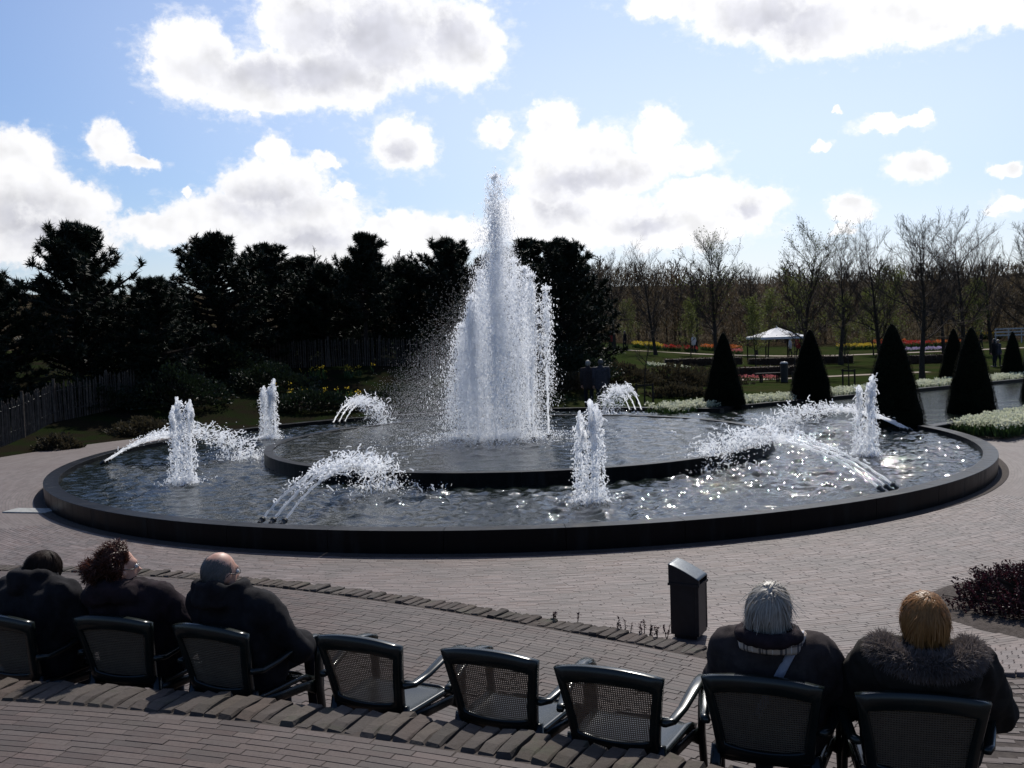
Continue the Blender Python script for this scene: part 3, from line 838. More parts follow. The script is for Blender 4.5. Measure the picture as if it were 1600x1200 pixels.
def arch_group(az, label, seed, rang=3.0, peak=.62):
    global rng
    keep = rng; rng = np.random.default_rng(seed)
    root = empty('arching_jet', (0, 0, 0)); tag(root, label, 'water jet', 'triple arching jets along the rim')
    ca, sa = math.cos(R(az)), math.sin(R(az)); rad = np.array([ca, sa, 0]); tan = np.array([-sa, ca, 0])
    spray = MB()
    T = 2 * math.sqrt(2 * peak / G)
    for j in range(3):
        p0 = np.array([PX, PY, Z_WAT + .07]) + rad * 8.1 + tan * (j - 1) * .17
        rg = rang * rng.uniform(.95, 1.05); pk = peak * rng.uniform(.94, 1.08)
        vz = math.sqrt(2 * G * pk); T = 2 * vz / G; vh = -rad * rg / T
        vel = lambda t: vh[None] + np.array([0, 0, 1.])[None] * (vz - G * t)[:, None]
        pos = lambda t: p0[None] + vh[None] * t[:, None] + np.array([0, 0, 1.])[None] * (vz * t - .5 * G * t * t)[:, None]
        nozzle(root, p0, vel(np.array([0.]))[0], .04, .10)
        t = np.linspace(0, T * .52, 34)
        P = pos(t) + rng.normal(0, 1, (34, 3)) * (.002 + .012 * (t / T))[:, None]
        r = .014 + .016 * sstep(t / T, .08, .5); r[-3:] *= [.8, .5, .15]
        tag(MB().add(*lump_tube(P, r, .4)).build('stream', M['foam'], root, smooth=True), kind='stuff')
        # ragged fringe on the stream, then the break-up
        N = 135; u = rng.beta(2.4, 1.5, N); tt = u * T
        sp = .010 + .125 * u ** 1.6
        Pl = pos(tt) + rng.normal(0, 1, (N, 3)) * sp[:, None] * np.array([1, 1, 1.1]) + np.array([0, 0, .05])
        Pl[:, 2] = np.maximum(Pl[:, 2], Z_WAT + .01)
        D = vel(tt); D /= np.linalg.norm(D, axis=1, keepdims=True); D = D + rng.normal(0, .7, D.shape) + np.array([0, 0, .5])
        ligaments(spray, Pl, D, rng.uniform(.04, .15, N) * (.55 + .6 * u))
        N = 720; u = rng.beta(2.2, 1.3, N); tt = u * T
        Pd = pos(tt) + rng.normal(0, 1, (N, 3)) * (.012 + .15 * u ** 1.6)[:, None]
        Pd[:, 2] = np.maximum(Pd[:, 2], Z_WAT + .005)
        droplets(spray, Pd, rng.uniform(.003, .009, N), vel(tt), 1.9)
    # churned landing
    e = np.array([PX, PY, Z_WAT]) + rad * (8.1 - rang)
    N = 650
    Q = e + rng.normal(0, .42, (N, 1)) * rad + rng.normal(0, .38, (N, 1)) * tan
    Q[:, 2] = Z_WAT + np.abs(rng.normal(0, .06, N))
    droplets(spray, Q, rng.uniform(.004, .012, N))
    N = 70
    Q = e + rng.normal(0, .45, (N, 1)) * rad + rng.normal(0, .4, (N, 1)) * tan; Q[:, 2] = Z_WAT + .01
    ligaments(spray, Q, np.tile([[0, 0, 1.]], (N, 1)), rng.uniform(.05, .16, N))
    tag(spray.build('spray', M['foam'], root), kind='stuff')
    rng = keep


def main_fountain():
    global rng
    keep = rng; rng = np.random.default_rng(77)
    root = empty('main_fountain', (PX, PY, Z_INWAT)); tag(root, 'tall white plume of jets and spray in the middle of the pool', 'fountain')
    root.location = (0, 0, 0)
    fall = MB()
    jets = [(-.34, 19.16, 5.05, .14, 26000, 1.0)]                 # x, y, height, lean, drops
    jets += [(.39, 19.30, 3.15, .05, 5600, .45), (.70, 19.65, 2.9, .03, 2800, .3), (.34, 20.55, 3.35, .0, 6000, .6), (.13, 20.23, 3.5, -.03, 6000, .7),
             (-.70, 19.6, 2.75, -.05, 10000, .8), (-.52, 20.3, 3.3, -.05, 10000, .8), (-.92, 20.1, 2.2, -.08, 6000, .8)]
    for n, (x, y, h, lean, N, drift) in enumerate(jets):
        p0 = np.array([x, y, Z_INWAT + .06])
        nozzle(root, p0, (lean * .2, 0, 1), .04, .12)
        vz = math.sqrt(2 * G * h); tp = vz / G
        # rising stream
        zf = .5 if n else .42
        t = np.linspace(0, tp * (1 - math.sqrt(1 - zf)), 40)
        P = p0 + np.stack([lean * t, 0 * t, vz * t - .5 * G * t * t], 1)
        P += rng.normal(0, 1, P.shape) * np.array([1, 1, .2]) * (.003 + .02 * np.linspace(0, 1, 40) ** 2)[:, None]
        r = .016 + .018 * np.linspace(0, 1, 40) ** 1.5; r[-4:] *= [.85, .6, .4, .1]
        tag(MB().add(*lump_tube(P, r, .45)).build('stream', M['foam'], root, smooth=True), kind='stuff')
        # drops in loose clumps: rising close to the axis, falling wider and drifting with the wind to the left
        nc = max(N // 16, 40); ci = rng.integers(0, nc, N)
        rise_c = rng.random(nc) < (.24 if n else .13)
        hc_ = h * np.where(rise_c, rng.beta(3.0, .9, nc), rng.beta(4.0, 1.3, nc) if n else rng.beta(2.4, 1.1, nc)); vc = np.sqrt(2 * G * hc_); tk = vc / G
        tc = np.where(rise_c, tk * rng.uniform(.3, 1, nc), tk * (1 + rng.uniform(0, .985, nc)))
        fxc = np.clip(tc / tk - 1, 0, 1)
        sc_ = np.where(rise_c, .025 + .075 * (tc / tk) ** 2, .05 + .15 * fxc ** .8) * (1.3 if not n else (.62 if x > .3 else 1))
        xc = p0[0] + lean * tc - drift * .42 * fxc ** 1.5 * rng.uniform(.1, 1.25, nc) + rng.normal(0, 1, nc) * sc_
        yc = p0[1] + rng.normal(0, 1, nc) * sc_
        zc = vc * tc - .5 * G * tc * tc
        v, tt, fx, rise = vc[ci], tc[ci], fxc[ci], rise_c[ci]
        js = np.where(rise, .022, .034 + .035 * fx)
        Pd = np.stack([xc[ci] + rng.normal(0, 1, N) * js, yc[ci] + rng.normal(0, 1, N) * js, p0[2] + zc[ci] + rng.normal(0, 1, N) * (js * 2.2 + .03)], 1)
        vel = np.stack([np.full(N, lean * .5) - drift * .3 * fx, rng.normal(0, .1, N), (v - G * tt) + .01], 1)
        keepz = Pd[:, 2] > Z_INWAT + .01
        rad = rng.uniform(.0032, .0080, N) * np.where(rng.random(N) < .08, 1.7, 1)
        droplets(fall, Pd[keepz], rad[keepz], vel[keepz], 2.6)
        # curls of water at the heads
        K = 260 if n == 0 else 120
        q = rng.uniform(.55 if n == 0 else .72, 1.02, K)
        Ph = np.stack([x + lean * tp * q + rng.normal(0, .07 + .05 * (q < .8), K) * (1.1 - .5 * q), y + rng.normal(0, .06, K), p0[2] + h * (1 - (1 - q) ** 2 * 1.0) - (h * .25) * (rng.random(K) * (q < .9))], 1)
        ligaments(fall, Ph, np.tile([[0, 0, 1.]], (K, 1)), rng.uniform(.04, .12, K))
    tag(fall.build('falling_spray', M['foam'], root), kind='stuff')
    # soft cone of finest drops round the whole plume
    fine = MB(); N = 52000
    q = rng.beta(1.15, 1.9, N); a = rng.uniform(0, 6.28, N)
    rr = (.05 + .80 * (1 - q) ** .9) * np.sqrt(rng.random(N)) * np.where(rng.random(N) < .15, 1.3, 1)
    Q = np.stack([-.16 + .10 * q + rr * np.cos(a) * 1.05 - .25 * (1 - q) * rng.random(N), 19.75 + rr * np.sin(a), Z_INWAT + .03 + 4.7 * q], 1)
    fine.add(*scatter(TET_V, TET_F, Q, np.stack([rng.uniform(.0021, .0042, N)] * 2 + [rng.uniform(.004, .009, N)], 1)))
    tag(fine.build('fine_spray', M['foam'], root), kind='stuff')
    # splash where it lands
    sp = MB(); N = 6500
    rr = np.abs(rng.normal(0, .75, N)); a = rng.uniform(0, 6.28, N)
    Q = np.stack([-.25 + rr * np.cos(a) * 1.25, 19.8 + rr * np.sin(a), Z_INWAT + np.abs(rng.normal(0, .09, N)) * np.exp(-rr * .6)], 1)
    droplets(sp, Q, rng.uniform(.004, .012, N))
    tag(sp.build('splash', M['foam'], root), kind='stuff')
    rng = keep


def mist():
    """fine spray blown off the plume to the left: tiny drops, denser near the plume"""
    g = np.random.default_rng(5)
    N = 62000
    u = g.beta(1.1, 2.2, N)                       # distance downwind
    X = .0 - 3.0 * u + g.normal(0, .45, N) * (1 - .5 * u)
    Y = 19.9 + g.normal(0, .55, N) * (1 + u)
    zt = 3.6 * (1 - u) ** 1.0
    Z = Z_INWAT + .02 + np.abs(g.beta(1.2, 1.7, N)) * (zt + .25)
    o = MB().add(*scatter(TET_V, TET_F, np.stack([X, Y, Z], 1), g.uniform(.0019, .0032, N))).build('mist', M['foam'])
    tag(o, 'fine mist drifting off the left side of the tall plume', 'mist', kind='stuff')


vertical_group(-147, 'triple upright water jet at the pool side nearest the paling fence', [1.27, 1.42, 1.36], 21)
vertical_group(151, 'small distant triple upright water jet before the dark pines', [1.22, 1.2, 1.38], 22)
vertical_group(-82, 'triple upright water jet in front of the raised inner ring', [1.22, 1.38, 1.3], 23)
vertical_group(-25, 'triple upright water jet in front of the clipped cones', [1.2, 1.24, 1.38], 24)
arch_group(-113, 'triple arching jet leaping from the near rim to the inner ring', 31, 3.0, .47)
arch_group(-176, 'triple arching jet partly behind an upright jet near the paling fence', 32, 2.9, .47)
arch_group(126, 'triple arching jet at the far rim below the yellow flowers', 33, 2.7, .58)
arch_group(66, 'triple arching jet at the far rim by the strolling couple', 34, 2.6, .60)
arch_group(-52, 'long triple arching jet from the near rim on the sunlit side', 35, 3.5, .52)
arch_group(5, 'triple arching jet from the rim below the first near-bank cone', 36, 3.1, .44)
main_fountain()
mist()
# ------------------------------------------------------------------ chairs
from mathutils import noise as mnoise
from mathutils.bvhtree import BVHTree
M['resin'] = mat('dark green resin', (.006, .009, .0085), (.009, .013, .012), 0.25, 6, 0.38, bump=0.04, bscale=60, dist=0.002)
M['weave'] = leafmat('brown woven mesh', (.20, .145, .095), (.15, .105, .070), .45, 30, .6, .05)


def sweep(pts, side, w, t, n=10, power=4.0):
    """rounded flat bar along pts; side = width direction per point; w, t widths and thicknesses"""
    P = np.asarray(pts, float); K = len(P)
    S = np.broadcast_to(np.asarray(side, float), (K, 3)); w = np.broadcast_to(w, (K,)); t = np.broadcast_to(t, (K,))
    T = np.gradient(P, axis=0); T /= np.linalg.norm(T, axis=1, keepdims=True)
    S = S - T * (S * T).sum(1, keepdims=True); S /= np.linalg.norm(S, axis=1, keepdims=True)
    U = np.cross(T, S)
    a = np.linspace(0, 2 * np.pi, n, endpoint=False) + .31
    ca, sa = np.cos(a), np.sin(a)
    k = (np.abs(ca) ** power + np.abs(sa) ** power) ** (-1 / power)
    V = (P[:, None] + S[:, None] * (k * ca)[None, :, None] * (w / 2)[:, None, None] + U[:, None] * (k * sa)[None, :, None] * (t / 2)[:, None, None]).reshape(-1, 3)
    i = np.arange(n); j = (i + 1) % n
    q = np.concatenate([np.stack([i, j, n + j, n + i], 1) + r * n for r in range(K - 1)])
    return V, q, [tuple(range(n - 1, -1, -1))], [tuple((K - 1) * n + np.arange(n))]


def back_y(x, z):
    return -.195 - .10 * (z - .42) / .40 - .022 * (1 - (x / .24) ** 2)


def make_chair():
    root = empty('garden_chair'); m = M['resin']
    # back frame: closed loop with a window
    def loop(w0, w1, zb, zt, arch, sag):
        nb, ns = 13, 7
        pts = []
        for t in np.linspace(-1, 1, nb): pts.append((t * w0, zb - sag * (1 - t * t)))
        for t in np.linspace(0, 1, ns + 2)[1:-1]: pts.append((w0 + (w1 - w0) * t ** 1.3, zb + (zt - zb) * t))
        for t in np.linspace(1, -1, nb): pts.append((t * w1, zt + arch * (1 - abs(t) ** 2.2)))
        for t in np.linspace(1, 0, ns + 2)[1:-1]: pts.append((-(w0 + (w1 - w0) * t ** 1.3), zb + (zt - zb) * t))
        return np.array(pts)
    o, i = loop(.198, .245, .44, .788, .034, .012), loop(.160, .196, .492, .722, .022, .016)
    n = len(o)
    def lift(p, dy): return np.stack([p[:, 0], back_y(p[:, 0], p[:, 1]) + dy, p[:, 1]], 1)
    o2 = o * np.array([.975, 1]) ; o2[:, 1] = (o[:, 1] - .62) * .985 + .62
    i2 = (i - np.array([0, .61])) * .985 + np.array([0, .61])
    rings = [lift(i, -.012), lift(i2 * 1.0 + 0, -.018), lift(o2, -.018), lift(o, -.010), lift(o, .016), lift(o2, .022), lift(i2, .020), lift(i, .012)]
    rings[1] = lift(i + (o - i) * .12, -.018); rings[6] = lift(i + (o - i) * .12, .020)
    V = np.concatenate(rings); a = np.arange(n); b = (a + 1) % n
    q = np.concatenate([np.stack([a + k * n, b + k * n, b + ((k + 1) % 8) * n, a + ((k + 1) % 8) * n], 1) for k in range(8)])
    MB().add(V, q[:, ::-1]).build('back_frame', m, root, smooth=True)
    # woven panel: crossing strips, open between
    pm = MB(); pitch, hw = .0098, .0029
    for x in np.arange(-.194, .1945, pitch):
        s = abs(x) / .196
        zb = .476 + .014 * s * s if abs(x) < .165 else .492 + (abs(x) - .165) / .036 * .23
        zt = .722 + .024 * (1 - s ** 2.2)
        if zt - zb < .02: continue
        zz = np.linspace(zb, zt, 4)
        pm.add(*sweep(np.stack([np.full(4, x), back_y(x, zz) + .002, zz], 1), (1, 0, 0), 2 * hw, .003, 4, 2)[:2])
    for z in np.arange(.482, .744, pitch):
        w = .162 + .034 * np.clip((z - .49) / .23, 0, 1)
        if z > .722: w = .196 * np.clip(1 - (z - .722) / .024, 0.02, 1) ** .45
        xx = np.linspace(-w, w, 8)
        pm.add(*sweep(np.stack([xx, back_y(xx, z) - .001, np.full(8, z)], 1), (0, .2, 1), 2 * hw, .003, 4, 2)[:2])
    pm.build('woven_panel', M['weave'], root)
    # seat: slightly dished slab with a rolled front edge
    g = np.linspace(-1, 1, 13); X, Y = np.meshgrid(g, g)
    w = np.sign(X) * np.abs(X) ** .9 * (.232 + .012 * Y)
    y = .02 + .225 * Y * (1 - .05 * X * X)
    z = .432 - .012 * (1 - X ** 2) * (1 - Y ** 2) - .035 * sstep(Y, .62, 1) + .010 * sstep(np.abs(X), .8, .95)
    edge = np.maximum(np.abs(X), np.abs(Y)) > .99
    T = np.stack([w, y, z], -1); Bm = np.stack([w * .98, y * .98, z - .028], -1)
    k = 13; ii = (np.arange(k - 1)[:, None] * k + np.arange(k - 1)[None]).ravel()
    q = np.stack([ii, ii + 1, ii + k + 1, ii + k], 1); rim = [j for j in range(k)] + [j * k + k - 1 for j in range(1, k)] + [k * (k - 1) + j for j in range(k - 2, -1, -1)] + [j * k for j in range(k - 2, 0, -1)]
    rim = np.array(rim); nx = np.roll(rim, -1)
    MB().add(np.concatenate([T.reshape(-1, 3), Bm.reshape(-1, 3)]), q, q[:, ::-1] + k * k, np.stack([rim, rim + k * k, nx + k * k, nx], 1)).build('seat', m, root, smooth=True)
    ap = MB()
    for s in (-1, 1):
        ap.add(*sweep([(s * .215, -.19, .40), (s * .225, 0, .385), (s * .235, .16, .375), (s * .25, .235, .35)], (0, 0, 1), [.06, .05, .05, .08], .022))
    ap.add(*sweep([(-.235, .235, .36), (-.12, .245, .385), (.12, .245, .385), (.235, .235, .36)], (0, 0, 1), .05, .02))
    ap.build('seat_rail', m, root, smooth=True)
    for s in (-1, 1):
        MB().add(*sweep([(s * .232, -.262, .592), (s * .252, -.20, .582), (s * .270, -.10, .602), (s * .284, .02, .640), (s * .288, .13, .652), (s * .284, .215, .640), (s * .276, .258, .615)], (1, 0, 0),
                        [.034, .040, .046, .054, .058, .056, .05], [.03, .026, .022, .02, .02, .02, .024], 12)).build('armrest', m, root, smooth=True)
        MB().add(*sweep([(s * .274, .243, .632), (s * .266, .238, .50), (s * .262, .240, .36), (s * .268, .262, .15), (s * .275, .280, 0)], (0, 1, 0), [.05, .052, .058, .046, .040], .030)).build('leg', m, root, smooth=True)
        MB().add(*sweep([(s * .200, -.205, .47), (s * .208, -.222, .36), (s * .222, -.258, .18), (s * .238, -.30, 0)], (1, 0, 0), [.045, .046, .042, .038], .034)).build('leg', m, root, smooth=True)
    return root


CH = [(-2.80, 5.22, -21), (-2.15, 5.13, -17), (-1.57, 4.91, -26), (-.78, 4.64, -26), (-.15, 4.38, -25.5), (.36, 4.10, -25), (.97, 3.94, -22), (1.53, 3.71, -16)]
CLAB = ['woven-back garden chair under the hunched person, cut off by the picture edge', 'woven-back garden chair under the person with windblown auburn hair', 'woven-back garden chair under the balding man',
        'empty woven-back garden chair beside the balding man', 'empty woven-back garden chair in the middle of the three empty ones', 'empty woven-back garden chair beside the woman with silver hair',
        'woven-back garden chair under the woman with silver hair', 'woven-back garden chair under the woman with the fur collar']
chair0 = make_chair()
SEATS = []
for i, ((bx, by, a), lab) in enumerate(zip(CH, CLAB)):
    c = chair0 if i == 0 else copy_tree(chair0)
    th = R(a)
    c.location = (bx - .30 * math.sin(th) * -1 * -1, by + .30 * math.cos(th), Z_T1 + .004)
    c.location.x = bx - math.sin(th) * .30
    c.rotation_euler.z = th
    tag(c, lab, 'chair', 'row of garden chairs on the terrace')
    SEATS.append((c.location.copy(), th))


# ------------------------------------------------------------------ people
def capsule(p, q, r1, r2, n=14):
    p, q = np.array(p, float), np.array(q, float); d = q - p; L = np.linalg.norm(d)
    d = d / L if L > 1e-6 else np.array([0, 0, 1.])
    h = np.linspace(-np.pi / 2, 0, 5)
    P = [p + d * r1 * math.sin(t) for t in h] + [q + d * r2 * math.sin(-t) for t in h[::-1]]
    rr = [r1 * max(math.cos(t), .02) for t in h] + [r2 * max(math.cos(t), .02) for t in h[::-1]]
    ref = np.array([0, 0, 1.]) if abs(d[2]) < .9 else np.array([1., 0, 0])
    a = np.cross(d, ref); a /= np.linalg.norm(a); b = np.cross(d, a)
    t = np.linspace(0, 2 * np.pi, n, endpoint=False)
    ring = np.outer(np.cos(t), a) + np.outer(np.sin(t), b)
    V = np.concatenate([c + ring * r for c, r in zip(P, rr)]); K = len(P)
    i = np.arange(n); j = (i + 1) % n
    qd = np.concatenate([np.stack([i, j, n + j, n + i], 1) + k * n for k in range(K - 1)])
    V = np.concatenate([V, [P[0], P[-1]]])
    cp = np.concatenate([np.stack([j, i, np.full(n, K * n)], 1), np.stack([i + (K - 1) * n, j + (K - 1) * n, np.full(n, K * n + 1)], 1)])
    return V, qd, cp


def ball(c, r, n=16):
    prof = [(max(math.sin(t), .001), -math.cos(t)) for t in np.linspace(0, np.pi, 11)]
    V, q = lathe(prof, n); return V * np.array(r) + np.array(c), q


def fuse(name, shapes, voxel, smooth=4):
    """one continuous skin round all shapes"""
    mb = MB()
    for s in shapes: mb.add(*s)
    o = mb.build('tmp_' + name)
    r = o.modifiers.new('r', 'REMESH'); r.mode = 'VOXEL'; r.voxel_size = voxel
    s = o.modifiers.new('s', 'SMOOTH'); s.iterations = smooth; s.factor = .5
    dg = bpy.context.evaluated_depsgraph_get(); dg.update()
    me = bpy.data.meshes.new_from_object(o.evaluated_get(dg)); me.name = name
    bpy.data.objects.remove(o); me.shade_smooth(); me.materials.clear()
    return me


def co(me):
    v = np.empty(len(me.vertices) * 3); me.vertices.foreach_get('co', v); return v.reshape(-1, 3)


def wrinkle(me, amp, freq, stretch=(1, 1, .45)):
    v = co(me); nrm = np.empty(len(v) * 3); me.vertices.foreach_get('normal', nrm); nrm = nrm.reshape(-1, 3)
    k = np.array([mnoise.fractal(Vector(p * np.array(stretch) * freq), 1.0, 2.0, 3) for p in v])
    me.vertices.foreach_set('co', (v + nrm * (amp * (1 - np.abs(k) * 2.2))[:, None]).ravel()); me.update()


def paint(me, rules, mats):
    """material index per face from a function of the face centre"""
    for m_ in mats: me.materials.append(m_)
    c = np.empty(len(me.polygons) * 3); me.polygons.foreach_get('center', c)
    me.polygons.foreach_set('material_index', rules(c.reshape(-1, 3)).astype(np.int32))


M['skin'] = mat('skin', (.46, .27, .20), (.40, .21, .15), 0.5, 20, 0.4, bump=.05, bscale=200, dist=.001)
M['jeans'] = mat('dark trousers', (.018, .02, .028), (.010, .011, .016), 0.9, 30, 0.1, bump=.2, bscale=300, dist=.002)
M['shoe'] = mat('shoe leather', (.015, .013, .012), (.03, .025, .02), 0.45, 20, 0.4)
M['coat_black'] = mat('black padded coat', (.010, .0095, .011), (.016, .015, .017), 0.9, 18, 0.1, bump=.35, bscale=90, dist=.004)
M['coat_plum'] = mat('dark plum jacket', (.015, .011, .013), (.024, .016, .019), 0.9, 16, 0.1, bump=.35, bscale=80, dist=.004)
M['coat_brown'] = mat('dark taupe wool coat', (.042, .034, .033), (.030, .024, .024), 0.95, 24, 0.1, bump=.4, bscale=160, dist=.003)
M['coat_olive'] = mat('dark brown hooded coat', (.016, .014, .012), (.025, .021, .018), 0.92, 20, 0.1, bump=.4, bscale=120, dist=.003)
M['coat_navy'] = mat('slate jacket', (.045, .042, .050), (.030, .028, .034), 0.8, 20, 0.2, bump=.3, bscale=60, dist=.004)
M['coat_sand'] = mat('beige jacket', (.22, .18, .15), (.15, .125, .105), 0.85, 20, 0.2, bump=.3, bscale=60, dist=.004)
M['coat_red'] = mat('red jacket', (.30, .03, .03), (.22, .02, .02), 0.8, 20, 0.2)
M['coat_white'] = mat('white jacket', (.62, .60, .58), (.5, .48, .46), 0.8, 20, 0.2)
M['glasses'] = mat('dark spectacle frame', (.01, .01, .012), (.02, .02, .02), 0.25, 20, 0.5)
M['eye'] = mat('eye', (.55, .53, .5), (.5, .48, .46), 0.2, 20, 0.5)
M['strap'] = mat('pale shoulder strap', (.30, .30, .34), (.24, .24, .28), 0.6, 60, 0.3)


def plaid():
    mt = bpy.data.materials.new('plaid wool'); mt.use_nodes = True
    T = NT(mt.node_tree); s = T.n('ShaderNodeSeparateXYZ', {0: T.n('ShaderNodeTexCoord').outputs['Object']}).outputs
    ang = T.math('ARCTAN2', s[0], s[1])
    col = (.42, .34, .27)
    def stripes(v, f, w): return T.math('LESS_THAN', T.math('FRACT', T.math('MULTIPLY', v, f)), w)
    a = T.mix(T.math('MULTIPLY', stripes(ang, 3.2, .14), .85), col, (.03, .03, .04))
    a = T.mix(T.math('MULTIPLY', stripes(T.math('ADD', ang, .07), 3.2, .10), .85), a, (.03, .03, .04))
    a = T.mix(T.math('MULTIPLY', stripes(s[2], 24.0, .2), .7), a, (.03, .03, .04))
    a = T.mix(T.math('MULTIPLY', stripes(T.math('ADD', ang, .16), 3.2, .05), .8), a, (.6, .58, .55))
    p = T.n('ShaderNodeBsdfPrincipled', {'Base Color': a, 'Roughness': .9})
    T.t.links.new(p.outputs[0], T.n('ShaderNodeOutputMaterial').inputs[0]); return mt
M['plaid'] = plaid()


def hairmat(name, c1, c2, trans=.3, rough=.42, spec=.25):
    return leafmat(name, c1, c2, trans, 6.0, rough, .35, spec)
M['hair_ginger'] = hairmat('ginger hair', (.40, .20, .065), (.21, .095, .030))
M['hair_silver'] = hairmat('silver hair', (.50, .46, .40), (.30, .27, .23))
M['hair_auburn'] = hairmat('auburn hair', (.10, .035, .022), (.05, .018, .012))
M['hair_dark'] = hairmat('dark brown hair', (.030, .018, .013), (.016, .010, .008), .3, .6, .1)
M['hair_grey'] = hairmat('short grey hair', (.16, .15, .145), (.09, .085, .08))
M['fur'] = leafmat('grey brown fur', (.20, .165, .15), (.09, .072, .066), .25, 8, .7, .4)


def strands(mb, c, ax, dirs, length, lift, flow, grav, noise, K=7, w=.0035, g=None, off=1.05, wind=None, hug=.85):
    """flat hair ribbons that leave the scalp, follow flow and hang round the head"""
    g = g or np.random.default_rng(1); N = len(dirs); ax = np.array(ax); c = np.array(c)
    d = dirs / np.linalg.norm(dirs, axis=1, keepdims=True)
    pos = c + d * ax; nrm = d / ax; nrm /= np.linalg.norm(nrm, axis=1, keepdims=True)
    h = nrm * lift + flow(d) + g.normal(0, .16, d.shape); h /= np.linalg.norm(h, axis=1, keepdims=True) + 1e-9
    h = h - nrm * (h * nrm).sum(1, keepdims=True) * hug + nrm * .12 * lift
    cen = d[g.integers(0, N, max(N // 14, 20))]; cl = np.argmax(d @ cen.T, axis=1)
    length = np.broadcast_to(np.asarray(length)[:N] if np.ndim(length) else length, (N,)); pts = [pos]
    for k in range(K - 1):
        pos = pos + h * (length / (K - 1))[:, None]
        q = (pos - c) / ax; l = np.linalg.norm(q, axis=1, keepdims=True)
        pos = np.where(l < off, c + q / l * off * ax, pos); pts.append(pos)
        nr = (pos - c) / ax ** 2; nr /= np.linalg.norm(nr, axis=1, keepdims=True); near = (np.linalg.norm((pos - c) / ax, axis=1, keepdims=True) < off * 1.12)
        h = h - nr * np.clip((h * nr).sum(1, keepdims=True), 0, 1) * hug * near
        h = h + np.array([0, 0, -grav]) + g.normal(0, noise * .55, h.shape) + g.normal(0, noise * 1.1, (len(cen), 3))[cl]
        if wind is not None: h = h + np.array(wind)
        h /= np.linalg.norm(h, axis=1, keepdims=True)
    P = np.stack(pts, 1)                                   # N,K,3
    T = np.gradient(P, axis=1); O = P - c; S = np.cross(T, O); S /= np.linalg.norm(S, axis=2, keepdims=True) + 1e-9
    taper = np.linspace(1, .25, K)[None, :, None] * w * g.uniform(.6, 1.3, N)[:, None, None]
    V = np.stack([P - S * taper, P + S * taper], 2).reshape(-1, 3)
    base = (np.arange(N) * 2 * K)[:, None, None]; k = np.arange(K - 1)
    q = np.stack([2 * k, 2 * k + 1, 2 * k + 3, 2 * k + 2], 1)[None] + base
    mb.add(V, q.reshape(-1, 4))


def cap(c, ax, keep, grow=1.03, n=28, bump=.012):
    prof = [(max(math.sin(t), .001), -math.cos(t)) for t in np.linspace(0, np.pi, 20)]
    V, q = lathe(prof, n); k = keep(V)
    q = q[k[q].all(1)]
    W = V * np.array(ax) * grow * (1 + bump * np.sin(V[:, :1] * 17 + V[:, 2:] * 11)) + np.array(c)
    return W, q


def scalp(g, N, keep):
    d = g.normal(0, 1, (N * 4, 3)); d /= np.linalg.norm(d, axis=1, keepdims=True)
    d = d[keep(d)]; return d[:N]


def finger_hand(mb, wrist, fwd_, side, up_, s=1.0):
    """palm and five bent fingers, thumb leaving the side near the wrist"""
    f, sd, u = (np.array(v, float) / np.linalg.norm(v) for v in (fwd_, side, up_)); w = np.array(wrist, float)
    mb.add(*capsule(w, w + f * .085 * s, .026 * s, .034 * s))
    for k, (o, L) in enumerate(((-.030, .070), (-.010, .080), (.011, .075), (.030, .058))):
        a = w + f * .075 * s + sd * o * s
        P = [a, a + f * L * .45 * s - u * .012 * s, a + f * L * .75 * s - u * .035 * s, a + f * L * .82 * s - u * .058 * s]
        v, q, c = tube(P, np.array([.0095, .009, .0085, .006]) * s, 8); mb.add(v, q, c)
    a = w + f * .02 * s - sd * .028 * s
    P = [a, a + f * .028 * s - sd * .022 * s, a + f * .058 * s - sd * .026 * s - u * .012 * s]
    v, q, c = tube(P, np.array([.012, .011, .008]) * s, 8); mb.add(v, q, c)


def head_shapes(hc, turn, tilt=(0, 0)):
    """head pieces about hc, turned by yaw, nod/side tilt"""
    cy, sy = math.cos(turn), math.sin(turn)
    Rz = np.array([[cy, -sy, 0], [sy, cy, 0], [0, 0, 1]])
    cx, sx = math.cos(tilt[0]), math.sin(tilt[0]); Rx = np.array([[1, 0, 0], [0, cx, -sx], [0, sx, cx]])
    cyy, syy = math.cos(tilt[1]), math.sin(tilt[1]); Ry = np.array([[cyy, 0, syy], [0, 1, 0], [-syy, 0, cyy]])
    Rm = Rz @ Rx @ Ry
    def tr(s): return (s[0] @ Rm.T + np.array(hc), *s[1:])
    L = [ball((0, -.012, .015), (.074, .092, .094)), ball((0, .028, -.035), (.056, .062, .075)), ball((0, .050, -.078), (.032, .034, .030)),
         capsule((0, .085, .008), (0, .108, -.025), .010, .014, 10), ball((0, .078, -.058), (.024, .016, .010), 10), ball((0, .075, .030), (.050, .018, .010), 10),
         ball((-.078, -.005, -.012), (.010, .020, .032), 10), ball((.078, -.005, -.012), (.010, .020, .032), 10)]
    pts = {k: np.array(v) @ Rm.T + np.array(hc) for k, v in dict(eye_l=(-.032, .076, .008), eye_r=(.032, .076, .008), ear_l=(-.082, 0, 0), ear_r=(.082, 0, 0), brow_l=(-.030, .086, .008), brow_r=(.030, .086, .008)).items()}
    return [tr(s) for s in L], Rm, pts


